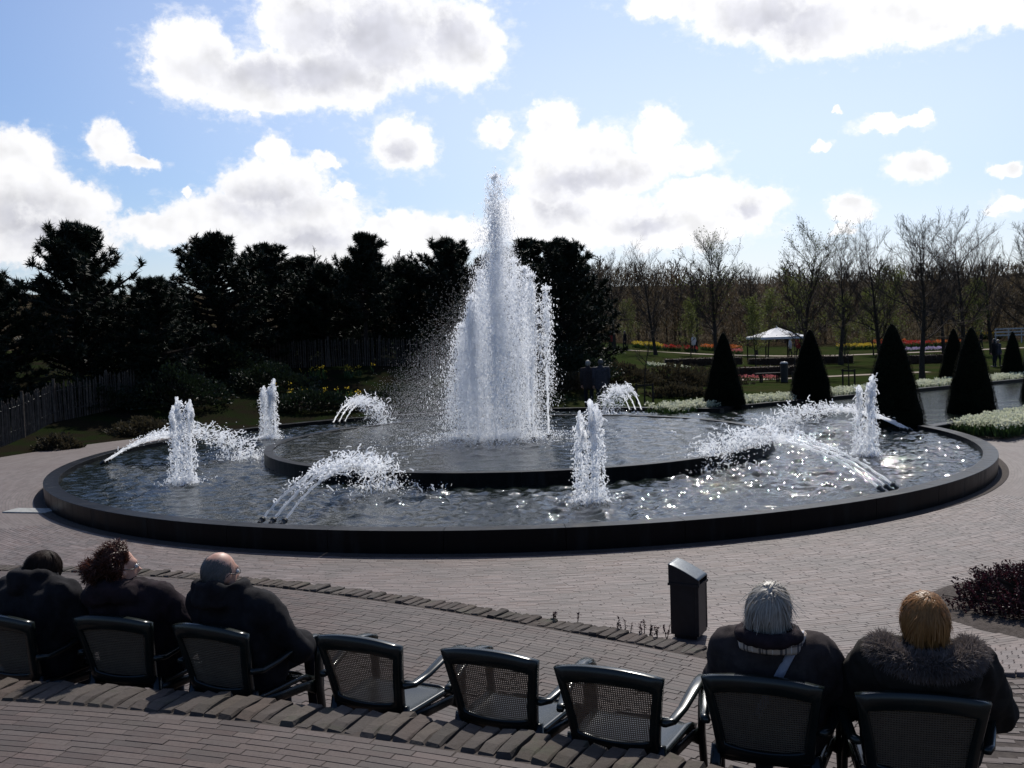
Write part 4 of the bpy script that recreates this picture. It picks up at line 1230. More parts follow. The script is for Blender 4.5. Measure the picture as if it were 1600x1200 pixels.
def spectacles(parent, pts, Rm):
    mb = MB(); t = np.linspace(0, 2 * np.pi, 15)
    fx, fz = Rm[:, 0], Rm[:, 2]
    for s in ('l', 'r'):
        c = pts['brow_' + s]
        P = c + np.outer(np.cos(t), fx) * .021 + np.outer(np.sin(t), fz) * .015
        mb.add(*tube(P, .0014, 5))
        e = pts['ear_' + s]; o = c + fx * (.021 if s == 'r' else -.021)
        mb.add(*tube(np.array([o, (o + e) / 2 + fx * (.006 if s == 'r' else -.006), e + fz * .012, e - Rm[:, 1] * .02 - fz * .005]), .0024, 5))
    mb.add(*tube(np.array([pts['brow_l'] + fx * .021, (pts['brow_l'] + pts['brow_r']) / 2 + fz * .004, pts['brow_r'] - fx * .021]), .002, 5))
    mb.build('spectacles', M['glasses'], parent, smooth=True)


def seated(seat, label, coat, turn=0.0, tilt=(0, 0), lean=(0.0, 0.0), hz=1.065, wide=1.0, bulk=0.0, dx=0.0, elbow=(.27, .27), group=None):
    """person on a chair; returns root, head centre, head matrix, coat mesh"""
    loc, th = seat
    root = empty('person', loc, th); tag(root, label, 'person', group)
    lx, ly = lean
    S = lambda x, y, z: (x + dx + lx * np.clip((z - .5) / .5, 0, 1.2), y + .055 * (z < .95) + (ly - .03) * np.clip((z - .5) / .5, 0, 1.3) ** 2.4, z)
    hc = np.array(S(0, .035, hz)); nb = S(0, -.075, .90)
    hs, Rm, pts = head_shapes(hc, turn, tilt)
    sh = .185 * wide
    body = [capsule(S(-.06, -.05, .535), S(-.07, -.085, .80), .125, .115), capsule(S(.06, -.05, .535), S(.07, -.085, .80), .125, .115),
            capsule(S(-sh * .8, -.08, .865), S(sh * .8, -.08, .865), .062, .062), capsule(nb, tuple(hc + Rm @ np.array([0, -.015, -.06])), .058, .050)]
    arms = []
    for s, ex in ((-1, elbow[0]), (1, elbow[1])):
        a, b, c = S(s * sh, -.075, .86), S(s * ex, .02, .625), S(s * .12, .235, .575)
        body += [capsule(a, b, .056, .046), capsule(b, c, .045, .032)]; arms += [(a, b, c)]
        body += [capsule((s * .085 + dx, -.03, .515), (s * .125 + dx, .40, .505), .088, .064), capsule((s * .125 + dx, .40, .50), (s * .115 + dx, .43, .09), .060, .042),
                 capsule((s * .115 + dx, .415, .05), (s * .13 + dx, .575, .035), .045, .034)]
    me = fuse('body', body + hs, .014, 3)
    hcz = hc[2]
    def rule(c):
        dh = np.linalg.norm((c - hc), axis=1)
        out = np.where(c[:, 2] > .84, 0, 1); out = np.where(c[:, 2] < .10, 2, out); return np.where(dh < .15, 0, out)
    paint(me, rule, [M['skin'], M['jeans'], M['shoe']])
    bo = link('body', me, root)
    for s, (a, b, c) in zip((-1, 1), arms):
        hand = MB()
        f = np.array(c) - np.array(b); f[2] -= .02
        finger_hand(hand, np.array(c) + f / np.linalg.norm(f) * .02, f, np.array([s * -1., .2, 0]) * -s, (0, 0, 1))
        hand.build('hand', M['skin'], bo, smooth=True)
    for k in ('eye_l', 'eye_r'): MB().add(*ball(pts[k], (.0125,) * 3, 10)).build('eye', M['eye'], bo, smooth=True)
    # coat over it
    b_ = bulk
    ct = [capsule(S(-.07, -.055, .50), S(-.08, -.088, .80), .150 + b_, .138 + b_), capsule(S(.07, -.055, .50), S(.08, -.088, .80), .150 + b_, .138 + b_),
          capsule(S(-sh * .86, -.08, .862), S(sh * .86, -.08, .862), .080 + b_, .080 + b_), capsule(S(0, -.10, .88), S(0, -.085, .93), .10, .078)]
    for a, b, c in arms: ct += [capsule(a, b, .078 + b_, .066 + b_), capsule(b, c, .065 + b_, .048)]
    return root, hc, Rm, pts, ct, S, arms


def finish_coat(root, ct, mt, amp=.010, freq=9, extra=()):
    me = fuse('coat', list(ct) + list(extra), .017, 3)
    wrinkle(me, amp, freq); me.materials.append(mt)
    o = link('coat', me, root); return o, me


def collar(S, r, z0, z1, thick, n=26, open_front=.5, tilt=.02, lump=.0, cx=0.0, cy=-.07):
    """stand-up collar or rolled hood round the neck"""
    a = np.linspace(-np.pi / 2 - (np.pi - open_front), -np.pi / 2 + (np.pi - open_front), n)
    shapes = []
    pts = [np.array(S(cx + r[0] * math.cos(t), cy + r[1] * math.sin(t), z0 + (z1 - z0) * .5 - tilt * math.sin(t))) for t in a]
    for p, q in zip(pts[:-1], pts[1:]):
        for k in np.linspace(0, 1, 3):
            off = np.array([0, 0, (k - .5) * (z1 - z0)])
            shapes.append(capsule(p + off, q + off, thick, thick, 8))
    return shapes
def head_local(Rm, hc, V):
    return V @ Rm.T + hc


def add_hair(root, hc, Rm, mt, build):
    """build(mb) works in head-local space; result is turned with the head"""
    mb = MB(); build(mb)
    mb.v = [v @ Rm.T + hc for v in mb.v]
    mb.build('hair', mt, root, smooth=True)


HA, HC = (.080, .098, .102), (0, -.012, .015)
back_top = lambda d: (d[:, 1] < .35 + .45 * (d[:, 2] > .35)) & (d[:, 2] > -.75) & ~((d[:, 1] > .05) & (d[:, 2] < .1))


def crown_flow(c, k=1.6):
    c = np.array(c)
    def flow(d):
        v = d - c * .9; v = v - d * (v * d).sum(1, keepdims=True); return v * k
    return flow


def people_row():
    g = np.random.default_rng(3)
    # 1: hunched person, head bowed and turned
    root, hc, Rm, pts, ct, S, arms = seated(SEATS[0], 'hunched person with dark hair and black coat at the picture edge', None, R(-14), (R(-28), R(10)), (.02, .02), .972, 1.05, .015, -.01, (.26, .30))
    finish_coat(root, ct, M['coat_black'], .016, 8, collar(S, (.085, .075), .90, .97, .024))
    def b1(mb):
        mb.add(*cap(HC, HA, back_top, 1.03))
        strands(mb, HC, HA, scalp(g, 2600, back_top), g.uniform(.05, .11, 2600), .10, crown_flow((0, -.4, .9)), .10, .07, 6, .004, g, 1.035)
    add_hair(root, hc, Rm, M['hair_dark'], b1)
    # 2: auburn windblown hair, looking to the right
    root, hc, Rm, pts, ct, S, arms = seated(SEATS[1], 'person with windblown auburn hair in a dark plum jacket, face turned aside', None, R(-36), (R(-2), R(6)), (-.01, -.13), 1.035, 1.0, .01, -.03, (.25, .33))
    hood = [capsule(S(-.15, -.17, .885), S(-.02, -.20, .93), .052, .060), capsule(S(-.02, -.20, .93), S(.10, -.16, .905), .060, .045), capsule(S(-.19, -.13, .87), S(-.13, -.17, .90), .035, .05)]
    finish_coat(root, ct, M['coat_plum'], .015, 9, collar(S, (.095, .085), .90, .955, .024) + hood)
    def b2(mb):
        kp = lambda d: (d[:, 1] < .45) & (d[:, 2] > -.7) & ~((d[:, 1] > .15) & (d[:, 2] < .25))
        mb.add(*cap(HC, (.082, .100, .104), kp, 1.04, bump=.05))
        n = 3800
        strands(mb, HC, (.080, .098, .102), scalp(g, n, kp), g.uniform(.025, .065, n), .7, lambda d: np.stack([-.55 + 0 * d[:, 0], -.55 + 0 * d[:, 0], .10 + .4 * d[:, 2]], 1), .02, .42, 7, .0036, g, hug=0)
        n = 900
        kb = lambda d: (d[:, 1] < -.2) & (np.abs(d[:, 2]) < .6)
        strands(mb, (-.02, -.095, .0), (.042, .042, .048), scalp(g, n, kb), g.uniform(.05, .10, n), 1.0, lambda d: np.stack([-.4 + 0 * d[:, 0], -.4 + 0 * d[:, 0], -.2 + 0 * d[:, 0]], 1), .08, .5, 6, .004, g, hug=0)
    add_hair(root, hc, Rm, M['hair_auburn'], b2)
    spectacles(root, pts, Rm)
    # 3: balding man
    root, hc, Rm, pts, ct, S, arms = seated(SEATS[2], 'balding man with short grey hair, spectacles and a black coat', None, R(-14), (R(-6), R(4)), (-.005, -.13), 1.045, 1.0, .010, -.02, (.26, .30))
    fl = [capsule(S(-.11, -.165, .90), S(.05, -.175, .91), .036, .040)]
    finish_coat(root, ct, M['coat_black'], .017, 7, collar(S, (.10, .088), .90, .985, .022, lump=.01) + fl)
    def b3(mb):
        kp = lambda d: (d[:, 2] + g.normal(0, .10, len(d)) < .58 - .30 * np.clip((d[:, 1] + .5) / .7, 0, 1)) & (d[:, 2] > -.72) & (d[:, 1] < .30) & ~((d[:, 1] > 0) & (d[:, 2] < .05))
        n = 3400
        strands(mb, HC, (.0765, .0945, .0965), scalp(g, n, kp), g.uniform(.012, .028, n), .5, lambda d: np.stack([0 * d[:, 0], -.3 + 0 * d[:, 0], -.8 + 0 * d[:, 0]], 1), .1, .12, 4, .0026, g, 1.015)
    add_hair(root, hc, Rm, M['hair_grey'], b3)
    spectacles(root, pts, Rm)
    # 7: silver-haired woman with plaid scarf and strap
    root, hc, Rm, pts, ct, S, arms = seated(SEATS[6], 'woman with silver hair, plaid scarf and a pale strap over a taupe coat', None, R(-16), (R(0), R(3)), (.0, -.12), 1.045, .95, .004, .02, (.26, .30))
    finish_o, me = finish_coat(root, ct, M['coat_brown'], .014, 8)
    def b7(mb):
        mb.add(*cap(HC, (.080, .100, .106), back_top, 1.02, bump=.03))
        n = 3600
        strands(mb, HC, (.079, .099, .104), scalp(g, n, back_top), g.uniform(.09, .17, n), .12, crown_flow((.15, -.45, .88)), .14, .10, 8, .0036, g, 1.05)
        n = 160
        strands(mb, HC, (.081, .101, .107), scalp(g, n, lambda d: d[:, 2] > -.2), g.uniform(.04, .08, n), .5, crown_flow((.15, -.45, .88)), .12, .25, 7, .0016, g, 1.05)
    add_hair(root, hc, Rm, M['hair_silver'], b7)
    spectacles(root, pts, Rm)
    sc_ = fuse('scarf', collar(S, (.128, .112), .885, .935, .022, open_front=.15), .010, 2); sc_.materials.append(M['plaid']); link('scarf', sc_, root)
    rl = fuse('scarf_roll', collar(S, (.112, .095), .955, .962, .026, open_front=.15, tilt=-.005), .011, 2); wrinkle(rl, .006, 18); rl.materials.append(M['coat_plum']); link('scarf_roll', rl, root)
    bv = BVHTree.FromPolygons([tuple(p) for p in co(me)], [tuple(p.vertices) for p in me.polygons])
    P = []
    for t in np.linspace(0, 1, 14):
        o_ = Vector((.115 + .02 - .17 * t, -.7, .935 - .33 * t)); h = bv.ray_cast(o_, Vector((0, 1, 0)))
        P.append((o_.x, (h[0].y if h[0] else -.2) - .006, o_.z))
    P = np.array([(.14, -.12, .955), (.138, -.18, .955)] + P)
    MB().add(*sweep(P, (1, 0, .5), .036, .005, 8)).build('shoulder_strap', M['strap'], root, smooth=True)
    # 8: ginger hair, fur-trimmed hood
    root, hc, Rm, pts, ct, S, arms = seated(SEATS[7], 'woman with short ginger hair and a grey fur collar on a dark coat', None, R(3), (R(-3), 0), (.0, -.10), 1.04, .98, .012, .03, (.29, .29))
    hood = [capsule(S(-.11, -.20, .86), S(.11, -.20, .86), .075, .075), capsule(S(0, -.22, .80), S(0, -.20, .88), .06, .07)]
    finish_coat(root, ct, M['coat_olive'], .017, 8, hood)
    def b8(mb):
        kp = lambda d: (d[:, 2] > -.78) & ((d[:, 1] < .25) | (d[:, 2] > .25))
        mb.add(*cap(HC, (.083, .101, .106), kp, 1.02))
        n = 4800
        crown = np.array([.05, -.45, .9]); 
        def flow(d):
            v = d - crown * .9; v = v - d * (v * d).sum(1, keepdims=True); return v * 1.6
        strands(mb, HC, (.083, .100, .105), scalp(g, n, kp), g.uniform(.07, .15, n), .22, flow, .16, .10, 8, .0034, g, 1.045)
        n = 500
        strands(mb, HC, (.084, .101, .106), scalp(g, n, lambda d: d[:, 2] > .3), g.uniform(.03, .06, n), .35, flow, .1, .2, 5, .0018, g, 1.05)
    add_hair(root, hc, Rm, M['hair_ginger'], b8)
    # fur: thick roll of hairs over the shoulders
    mb = MB(); N = 15000
    a = g.uniform(-np.pi - .5, .5, N)
    C = np.stack([.03 + .165 * np.cos(a), -.15 + .135 * np.sin(a), .925 + .012 * np.cos(2 * a) - .02 * np.sin(a) * 0], 1)
    th = g.uniform(0, 2 * np.pi, N)
    rad = np.stack([np.cos(a), np.sin(a), 0 * a], 1); D = rad * np.cos(th)[:, None] * 1.1 + np.array([0, 0, 1.]) * np.sin(th)[:, None] * .85
    P0 = C + D * .030; Ln = g.uniform(.026, .055, N); D2 = D + g.normal(0, .32, D.shape) + np.array([0, 0, -.25]); D2 /= np.linalg.norm(D2, axis=1, keepdims=True)
    P1 = P0 + D2 * (Ln * .55)[:, None]; D3 = D2 + g.normal(0, .35, D.shape) + np.array([0, 0, -.3]); P2 = P1 + D3 / np.linalg.norm(D3, axis=1, keepdims=True) * (Ln * .5)[:, None]
    Sx = np.cross(D2, g.normal(0, 1, D.shape)); Sx /= np.linalg.norm(Sx, axis=1, keepdims=True); w = .0019
    V = np.stack([P0 - Sx * w, P0 + Sx * w, P1 - Sx * w * .8, P1 + Sx * w * .8, P2], 1).reshape(-1, 3)
    b = (np.arange(N) * 5)[:, None]
    mb.add(V, np.array([[0, 1, 3, 2]]) + b, np.array([[2, 3, 4]]) + b)
    t = np.linspace(-np.pi - .5, .5, 30)
    mb.add(*tube(np.stack([.03 + .165 * np.cos(t), -.15 + .135 * np.sin(t), .925 + .012 * np.cos(2 * t)], 1), .038, 10))
    mb.build('fur_collar', M['fur'], root, smooth=True)


def standing(label, coat, hair, turn=0.0, h=1.72, step=.12, group=None, arm=.0, wide=1.0):
    root = empty('person'); tag(root, label, 'person', group)
    k = h / 1.72; hc = np.array([0, .02, 1.60])
    hs, Rm, pts = head_shapes(hc, turn)
    body = [capsule((0, 0, 1.38), (0, .01, 1.54), .058, .05)]
    for s in (-1, 1):
        y1 = s * step
        body += [capsule((s * .095, 0, .90), (s * .10, y1 * .6 + .03, .50), .095, .062), capsule((s * .10, y1 * .6 + .03, .50), (s * .10, y1 - .02, .09), .060, .042), capsule((s * .10, y1 - .03, .045), (s * .11, y1 + .14, .035), .045, .034),
                 capsule((s * .24, -.04, 1.12), (s * .23, .06 + arm, .88), .044, .034)]
    body += [capsule((-.06, 0, .92), (.06, 0, .92), .11, .11), capsule((0, 0, .95), (0, 0, 1.33), .09, .085)]
    me = fuse('body', body + hs, .017, 3)
    paint(me, lambda c: np.where(c[:, 2] > 1.30, 0, np.where(c[:, 2] < .1, 2, 1)), [M['skin'], M['jeans'], M['shoe']])
    bo = link('body', me, root)
    for s in (-1, 1):
        hand = MB(); finger_hand(hand, (s * .23, .07 + arm, .87), (0, .15, -1), (0, s, .1), (s, 0, 0), .95)
        hand.build('hand', M['skin'], bo, smooth=True)
    ct = [capsule((-.07, 0, .82), (-.08, -.01, 1.32), .135, .12), capsule((.07, 0, .82), (.08, -.01, 1.32), .135, .12), capsule((-.16 * wide, -.01, 1.40), (.16 * wide, -.01, 1.40), .075, .075), capsule((0, -.02, 1.42), (0, 0, 1.48), .08, .07)]
    for s in (-1, 1): ct += [capsule((s * .20 * wide, -.01, 1.40), (s * .25, -.04, 1.12), .072, .058), capsule((s * .25, -.04, 1.12), (s * .235, .05 + arm, .91), .057, .047)]
    cm = fuse('coat', ct, .019, 3); wrinkle(cm, .008, 7); cm.materials.append(coat); link('coat', cm, root)
    g = np.random.default_rng(5)
    def bb(mb):
        mb.add(*cap(HC, HA, back_top, 1.04)); strands(mb, HC, HA, scalp(g, 700, back_top), g.uniform(.04, .09, 700), .15, crown_flow((0, -.4, .9)), .15, .1, 5, .006, g)
    add_hair(root, hc, Rm, hair, bb)
    root.scale = (k, k, k)
    return root


people_row()
A_ = standing('man in a slate jacket strolling behind the pool, seen from behind', M['coat_navy'], M['hair_grey'], R(10), 1.74, .12, 'strolling couple behind the pool', wide=1.1)
A_.location = (2.92, 32.4, float(ground_z(2.92, 32.4))); A_.rotation_euler.z = R(8)
B_ = standing('woman with fair hair in a taupe jacket beside the man in slate', M['coat_brown'], M['hair_silver'], R(-20), 1.66, -.1, 'strolling couple behind the pool')
B_.location = (2.54, 32.8, float(ground_z(2.54, 32.8))); B_.rotation_euler.z = R(-4)
# ------------------------------------------------------------------ vegetation
M['bark'] = mat('grey brown bark', (.050, .040, .032), (.030, .024, .019), 0.95, 12, 0.1, bump=.5, bscale=40)
M['twig'] = mat('twig bark', (.066, .050, .040), (.046, .035, .028), 0.9, 3, 0.1)
M['pine_bark'] = mat('pine bark', (.035, .026, .020), (.020, .015, .012), 0.95, 10, 0.1, bump=.5, bscale=30)
M['needle'] = leafmat('pine needles', (.013, .021, .010), (.008, .013, .006), .10, 1.2, .6, .3)
M['yew'] = leafmat('clipped yew', (.008, .010, .005), (.005, .006, .003), .03, 3, .9, .3, .04)
M['leaf_spring'] = leafmat('young leaves', (.125, .140, .035), (.080, .100, .025), .5, 1, .5, .3)
M['leaf_bush'] = leafmat('dark bush leaves', (.016, .026, .010), (.009, .015, .007), .2, 1, .55, .35)
M['leaf_brown'] = leafmat('brown heath twigs', (.050, .042, .022), (.034, .028, .017), .3, 1, .8, .35)
M['leaf_hedge'] = leafmat('copper hedge leaves', (.060, .034, .024), (.038, .026, .018), .25, 1, .7, .35)
M['leaf_plum'] = leafmat('plum shrub leaves', (.052, .014, .020), (.026, .008, .012), .30, 3, .5, .4)
M['petal_white'] = leafmat('white petals', (.62, .62, .50), (.50, .52, .36), .35, 3, .6, .15)
M['petal_yellow'] = leafmat('yellow petals', (.48, .36, .03), (.40, .28, .03), .4, 3, .6, .2)
M['petal_red'] = leafmat('red petals', (.36, .040, .022), (.28, .025, .022), .4, 3, .6, .2)
M['petal_orange'] = leafmat('orange petals', (.46, .14, .03), (.38, .09, .03), .4, 3, .6, .2)
M['petal_pink'] = leafmat('pink petals', (.50, .16, .15), (.42, .11, .12), .4, 3, .6, .2)
M['petal_lilac'] = leafmat('lilac petals', (.34, .30, .42), (.28, .22, .36), .4, 3, .6, .2)
M['blade'] = leafmat('flower leaves', (.040, .075, .022), (.026, .050, .015), .35, 3, .5, .3)

BLADE_V = np.array([(-.5, 0, 0), (.5, 0, 0), (0, 0, 1)], float)
BLADE_F = np.array([(0, 1, 2)])
LEAF_V = np.array([(0, 0, 0), (-.5, .12, .45), (0, 0, 1), (.5, .12, .45)], float)
LEAF_F = np.array([(0, 3, 2, 1)])


def unit(n, g):
    d = g.normal(0, 1, (n, 3)); return d / np.linalg.norm(d, axis=1, keepdims=True)


def pine(seed, H, W=.34, bare=.10, gap=0.0):
    """black pine: whorls of limbs that turn up, ending in tufts of needles"""
    g = np.random.default_rng(seed)
    s0, s1, r0, r1 = [], [], [], []
    tp, td = [], []
    def seg(a, b, ra, rb): s0.append(a); s1.append(b); r0.append(ra); r1.append(rb)
    axis = [np.array([0, 0, 0.])]
    for k in range(1, 11): axis.append(np.array([0, 0, H * k / 10]) + np.array([*g.normal(0, .03, 2), 0]) * k * .4)
    axis = np.array(axis); at = lambda z: np.array([np.interp(z, axis[:, 2], axis[:, i]) for i in range(3)])
    for k in range(10): seg(axis[k], axis[k + 1], .012 * H * 2.2 * (1 - k / 10.5), .012 * H * 2.2 * (1 - (k + 1) / 10.5))
    z = bare * H; turn = g.uniform(0, 6)
    while z < H * .985:
        f = z / H
        L = W * H * (np.sin(np.pi * np.clip((f + .34) / 1.36, 0, 1)) ** .9) * g.uniform(.8, 1.15) * (1 if g.random() > gap else .5)
        L = max(L, .16)
        n = g.integers(5, 8)
        for q in range(n):
            a = turn + q * 6.283 / n + g.normal(0, .25); l = L * g.uniform(.6, 1.15); up_ = R(g.uniform(-4, 22) + 45 * f ** 3)
            p = at(z); d = np.array([math.cos(a) * math.cos(up_), math.sin(a) * math.cos(up_), math.sin(up_)])
            K = 5
            for k in range(K):
                d = d + np.array([0, 0, .07]) + g.normal(0, .10, 3); d /= np.linalg.norm(d)
                e = p + d * l / K; seg(p, e, .03 * l * (1.1 - k / K) + .006, .03 * l * (1.1 - (k + 1) / K) + .005)
                if k >= 1:
                    for w in range(2 if k < K - 1 else 3):
                        sd = d + unit(1, g)[0] * .9 + np.array([0, 0, .25]); sd /= np.linalg.norm(sd)
                        sl = g.uniform(.12, .34) * (1 - .12 * k); t2 = e + sd * sl
                        seg(e, t2, .010, .006)
                        tp.append(t2); td.append(sd + np.array([0, 0, .7]))
                        if g.random() < .7: tp.append(e + sd * sl * .45); td.append(sd + np.array([0, 0, .5]))
                tp.append(e); td.append(d + np.array([0, 0, .6]))
                p = e
        turn += 2.4; z += g.uniform(.16, .25) * (1.15 - .45 * f)
    for k in range(7):
        tp.append(axis[-1] + np.array([*g.normal(0, .06, 2), g.uniform(-.2, .12)])); td.append(np.array([0, 0, 1.]))
    tp, td = np.array(tp), np.array(td); td /= np.linalg.norm(td, axis=1, keepdims=True)
    n = 17; P = np.repeat(tp, n, 0); D = np.repeat(td, n, 0) * .75 + unit(len(P), g)
    ln = g.uniform(.13, .25, len(P)); w = g.uniform(.026, .048, len(P))
    P = P + np.repeat(td, n, 0) * g.uniform(-.10, .05, (len(P), 1))
    crown = MB().add(*scatter(BLADE_V, BLADE_F, P, np.stack([w, w, ln], 1), D, g.uniform(0, 6.3, len(P)))).mesh('crown', M['needle'])
    trunk = MB().add(*frusta(np.array(s0), np.array(s1), np.array(r0), np.array(r1), 5)).mesh('trunk', M['pine_bark'])
    return trunk, crown


def bare_tree(seed, H, spread=.36, start=.26, dense=1.0, twig=.0085, trunk_r=.022, sides=3):
    g = np.random.default_rng(seed)
    S = [[], [], [], []]; tips = []
    def seg(a, b, ra, rb, lv): S[0].append(a); S[1].append(b); S[2].append(max(ra, twig * .55)); S[3].append(max(rb, twig * .45))
    def shoot(p, d, L, r, lv):
        K = 4 if lv < 2 else 3
        for k in range(K):
            d = d + g.normal(0, .13, 3) + np.array([0, 0, .07 if lv else .02]); d /= np.linalg.norm(d)
            e = p + d * L / K; seg(p, e, r * (1 - .75 * k / K), r * (1 - .75 * (k + 1) / K), lv)
            if lv < 3:
                n = [3, 3, 2][lv - 1] if lv else 0
                n = int(n * dense + g.random() * .8)
                for q in range(n):
                    sd = d + unit(1, g)[0] * g.uniform(.6, .95) + np.array([0, 0, .12]); sd /= np.linalg.norm(sd)
                    t = g.random(); shoot(p + (e - p) * t, sd, L * g.uniform(.32, .55) * (1 - .12 * k), r * .45 * (1 - .5 * k / K) + .002, lv + 1)
            else: tips.append((e, d.copy()))
            p = e
        tips.append((p, d))
    ax = [np.zeros(3)]; d = np.array([0, 0, 1.])
    for k in range(12):
        d = d + np.array([*g.normal(0, .035, 2), .02]); d /= np.linalg.norm(d); ax.append(ax[-1] + d * H / 12)
    tr = H * trunk_r
    tm = [[], [], [], []]
    for k in range(12):
        for l, v in zip(tm, (ax[k], ax[k + 1], tr * (1 - k / 12.5) ** 1.1 * (1.25 if k == 0 else 1), tr * (1 - (k + 1) / 12.5) ** 1.1)): l.append(v)
    nb = int(24 * dense)
    for q in range(nb):
        f = start + (1 - start) * (q + g.random()) / nb * .98; z = f * 12; k = min(int(z), 11); p = ax[k] + (ax[k + 1] - ax[k]) * (z - k)
        a = q * 2.4 + g.normal(0, .4); up_ = R(24 + 34 * f + g.normal(0, 10))
        d = np.array([math.cos(a) * math.cos(up_), math.sin(a) * math.cos(up_), math.sin(up_)])
        L = H * spread * 1.15 * math.sin(math.pi * min(max((f + .12) / 1.22, 0), 1)) ** .7 * g.uniform(.7, 1.15) + .25
        shoot(p, d, L, tr * (1 - f) * .34 + .009, 1)
    trunk = MB().add(*frusta(np.array(tm[0]), np.array(tm[1]), np.array(tm[2]), np.array(tm[3]), 8)).mesh('trunk', M['bark'])
    A = [np.array(x) for x in S]
    crown = MB().add(*frusta(*A, sides)).mesh('crown', M['twig'])
    return trunk, crown, (np.array([t[0] for t in tips]), np.array([t[1] for t in tips]))


def leaves(P, D, n, size, mt, g, spread=.15, name='leaves'):
    i = g.integers(0, len(P), n); Q = P[i] + g.normal(0, spread, (n, 3)); d = D[i] + unit(n, g) * .9
    s = g.uniform(*size, n)
    return MB().add(*scatter(LEAF_V, LEAF_F, Q, np.stack([s * .62, s * .62, s], 1), d, g.uniform(0, 6.3, n))).mesh(name, mt)


def plant_tree(kind, parts, x, y, scale, rz, label, group, sink=.04, sx=1.0, cat='tree'):
    root = empty(kind, (x, y, float(ground_z(x, y)) - sink), rz)
    root.scale = (scale * sx, scale * sx, scale)
    tag(root, label, cat, group)
    for nm, me in parts: link(nm, me, root)
    return root


def pines():
    var = [pine(1, 5.0, .40, .14), pine(2, 5.0, .42, .03), pine(3, 5.0, .38, .03, .15), pine(4, 5.0, .46, .02), pine(5, 5.0, .34, .36, .15)]
    G_ = 'dark pines on the bank behind the pool'
    L = [(-15.0, 29, 4.6, 1, 1.15, 'dark pine cut off by the picture edge above the paling fence'),
         (-13.6, 31.2, 6.28, 0, 1.05, 'tall bushy pine standing above the climbing paling fence'),
         (-11.3, 31.5, 4.55, 2, 1.2, 'short narrow pine just right of the tall bushy one'),
         (-12.7, 36.5, 4.75, 3, 1.2, 'low pine half hidden in the gap before the broad dark group'),
         (-10.5, 36, 6.30, 3, 1.12, 'broad tall pine at the start of the big dark group'),
         (-9.4, 38.2, 6.05, 1, 1.1, 'second pine of the big dark group, slightly lower'),
         (-8.3, 40.2, 5.75, 2, 1.25, 'sloping narrow pine behind the paling fence on the bank'),
         (-7.2, 38.6, 5.3, 0, 1.1, 'lower pine between the big group and the open-crowned pine'),
         (-5.5, 37.6, 6.38, 4, .95, 'open-crowned pine with a rounded head on a bare stem'),
         (-4.3, 40.6, 5.45, 3, 1.15, 'low wide pine just right of the open-crowned pine'),
         (-2.4, 40.2, 6.22, 1, 1.15, 'tall pine just left of the fountain plume'),
         (-.75, 41.8, 5.7, 0, 1.1, 'pine straight behind the fountain plume'),
         (.8, 41.2, 6.25, 2, 1.25, 'pine right behind the drifting edge of the plume'),
         (1.95, 38.6, 5.95, 3, .9, 'last tall pine right of the plume, above the couple'),
         (-12.4, 34.2, 4.5, 3, 1.15, 'low bushy pine filling the gap behind the short narrow pine'),
         (-14.9, 35.5, 4.9, 1, 1.2, 'pine half hidden behind the tall bushy one'),
         (-6.3, 41.5, 5.3, 1, 1.2, 'low pine behind the gap left of the open-crowned pine'),
         (3.2, 43.5, 4.75, 1, 1.1, 'small pine at the end of the row beside the bare trees')]
    for i, (x, y, top, v, w, lab) in enumerate(L):
        gz = float(ground_z(x, y)); h = (top - gz) * .97
        plant_tree('pine_tree', [('trunk', var[v][0]), ('crown', var[v][1])], x, y, h / 5.0, i * 1.7, lab, G_, sx=w)


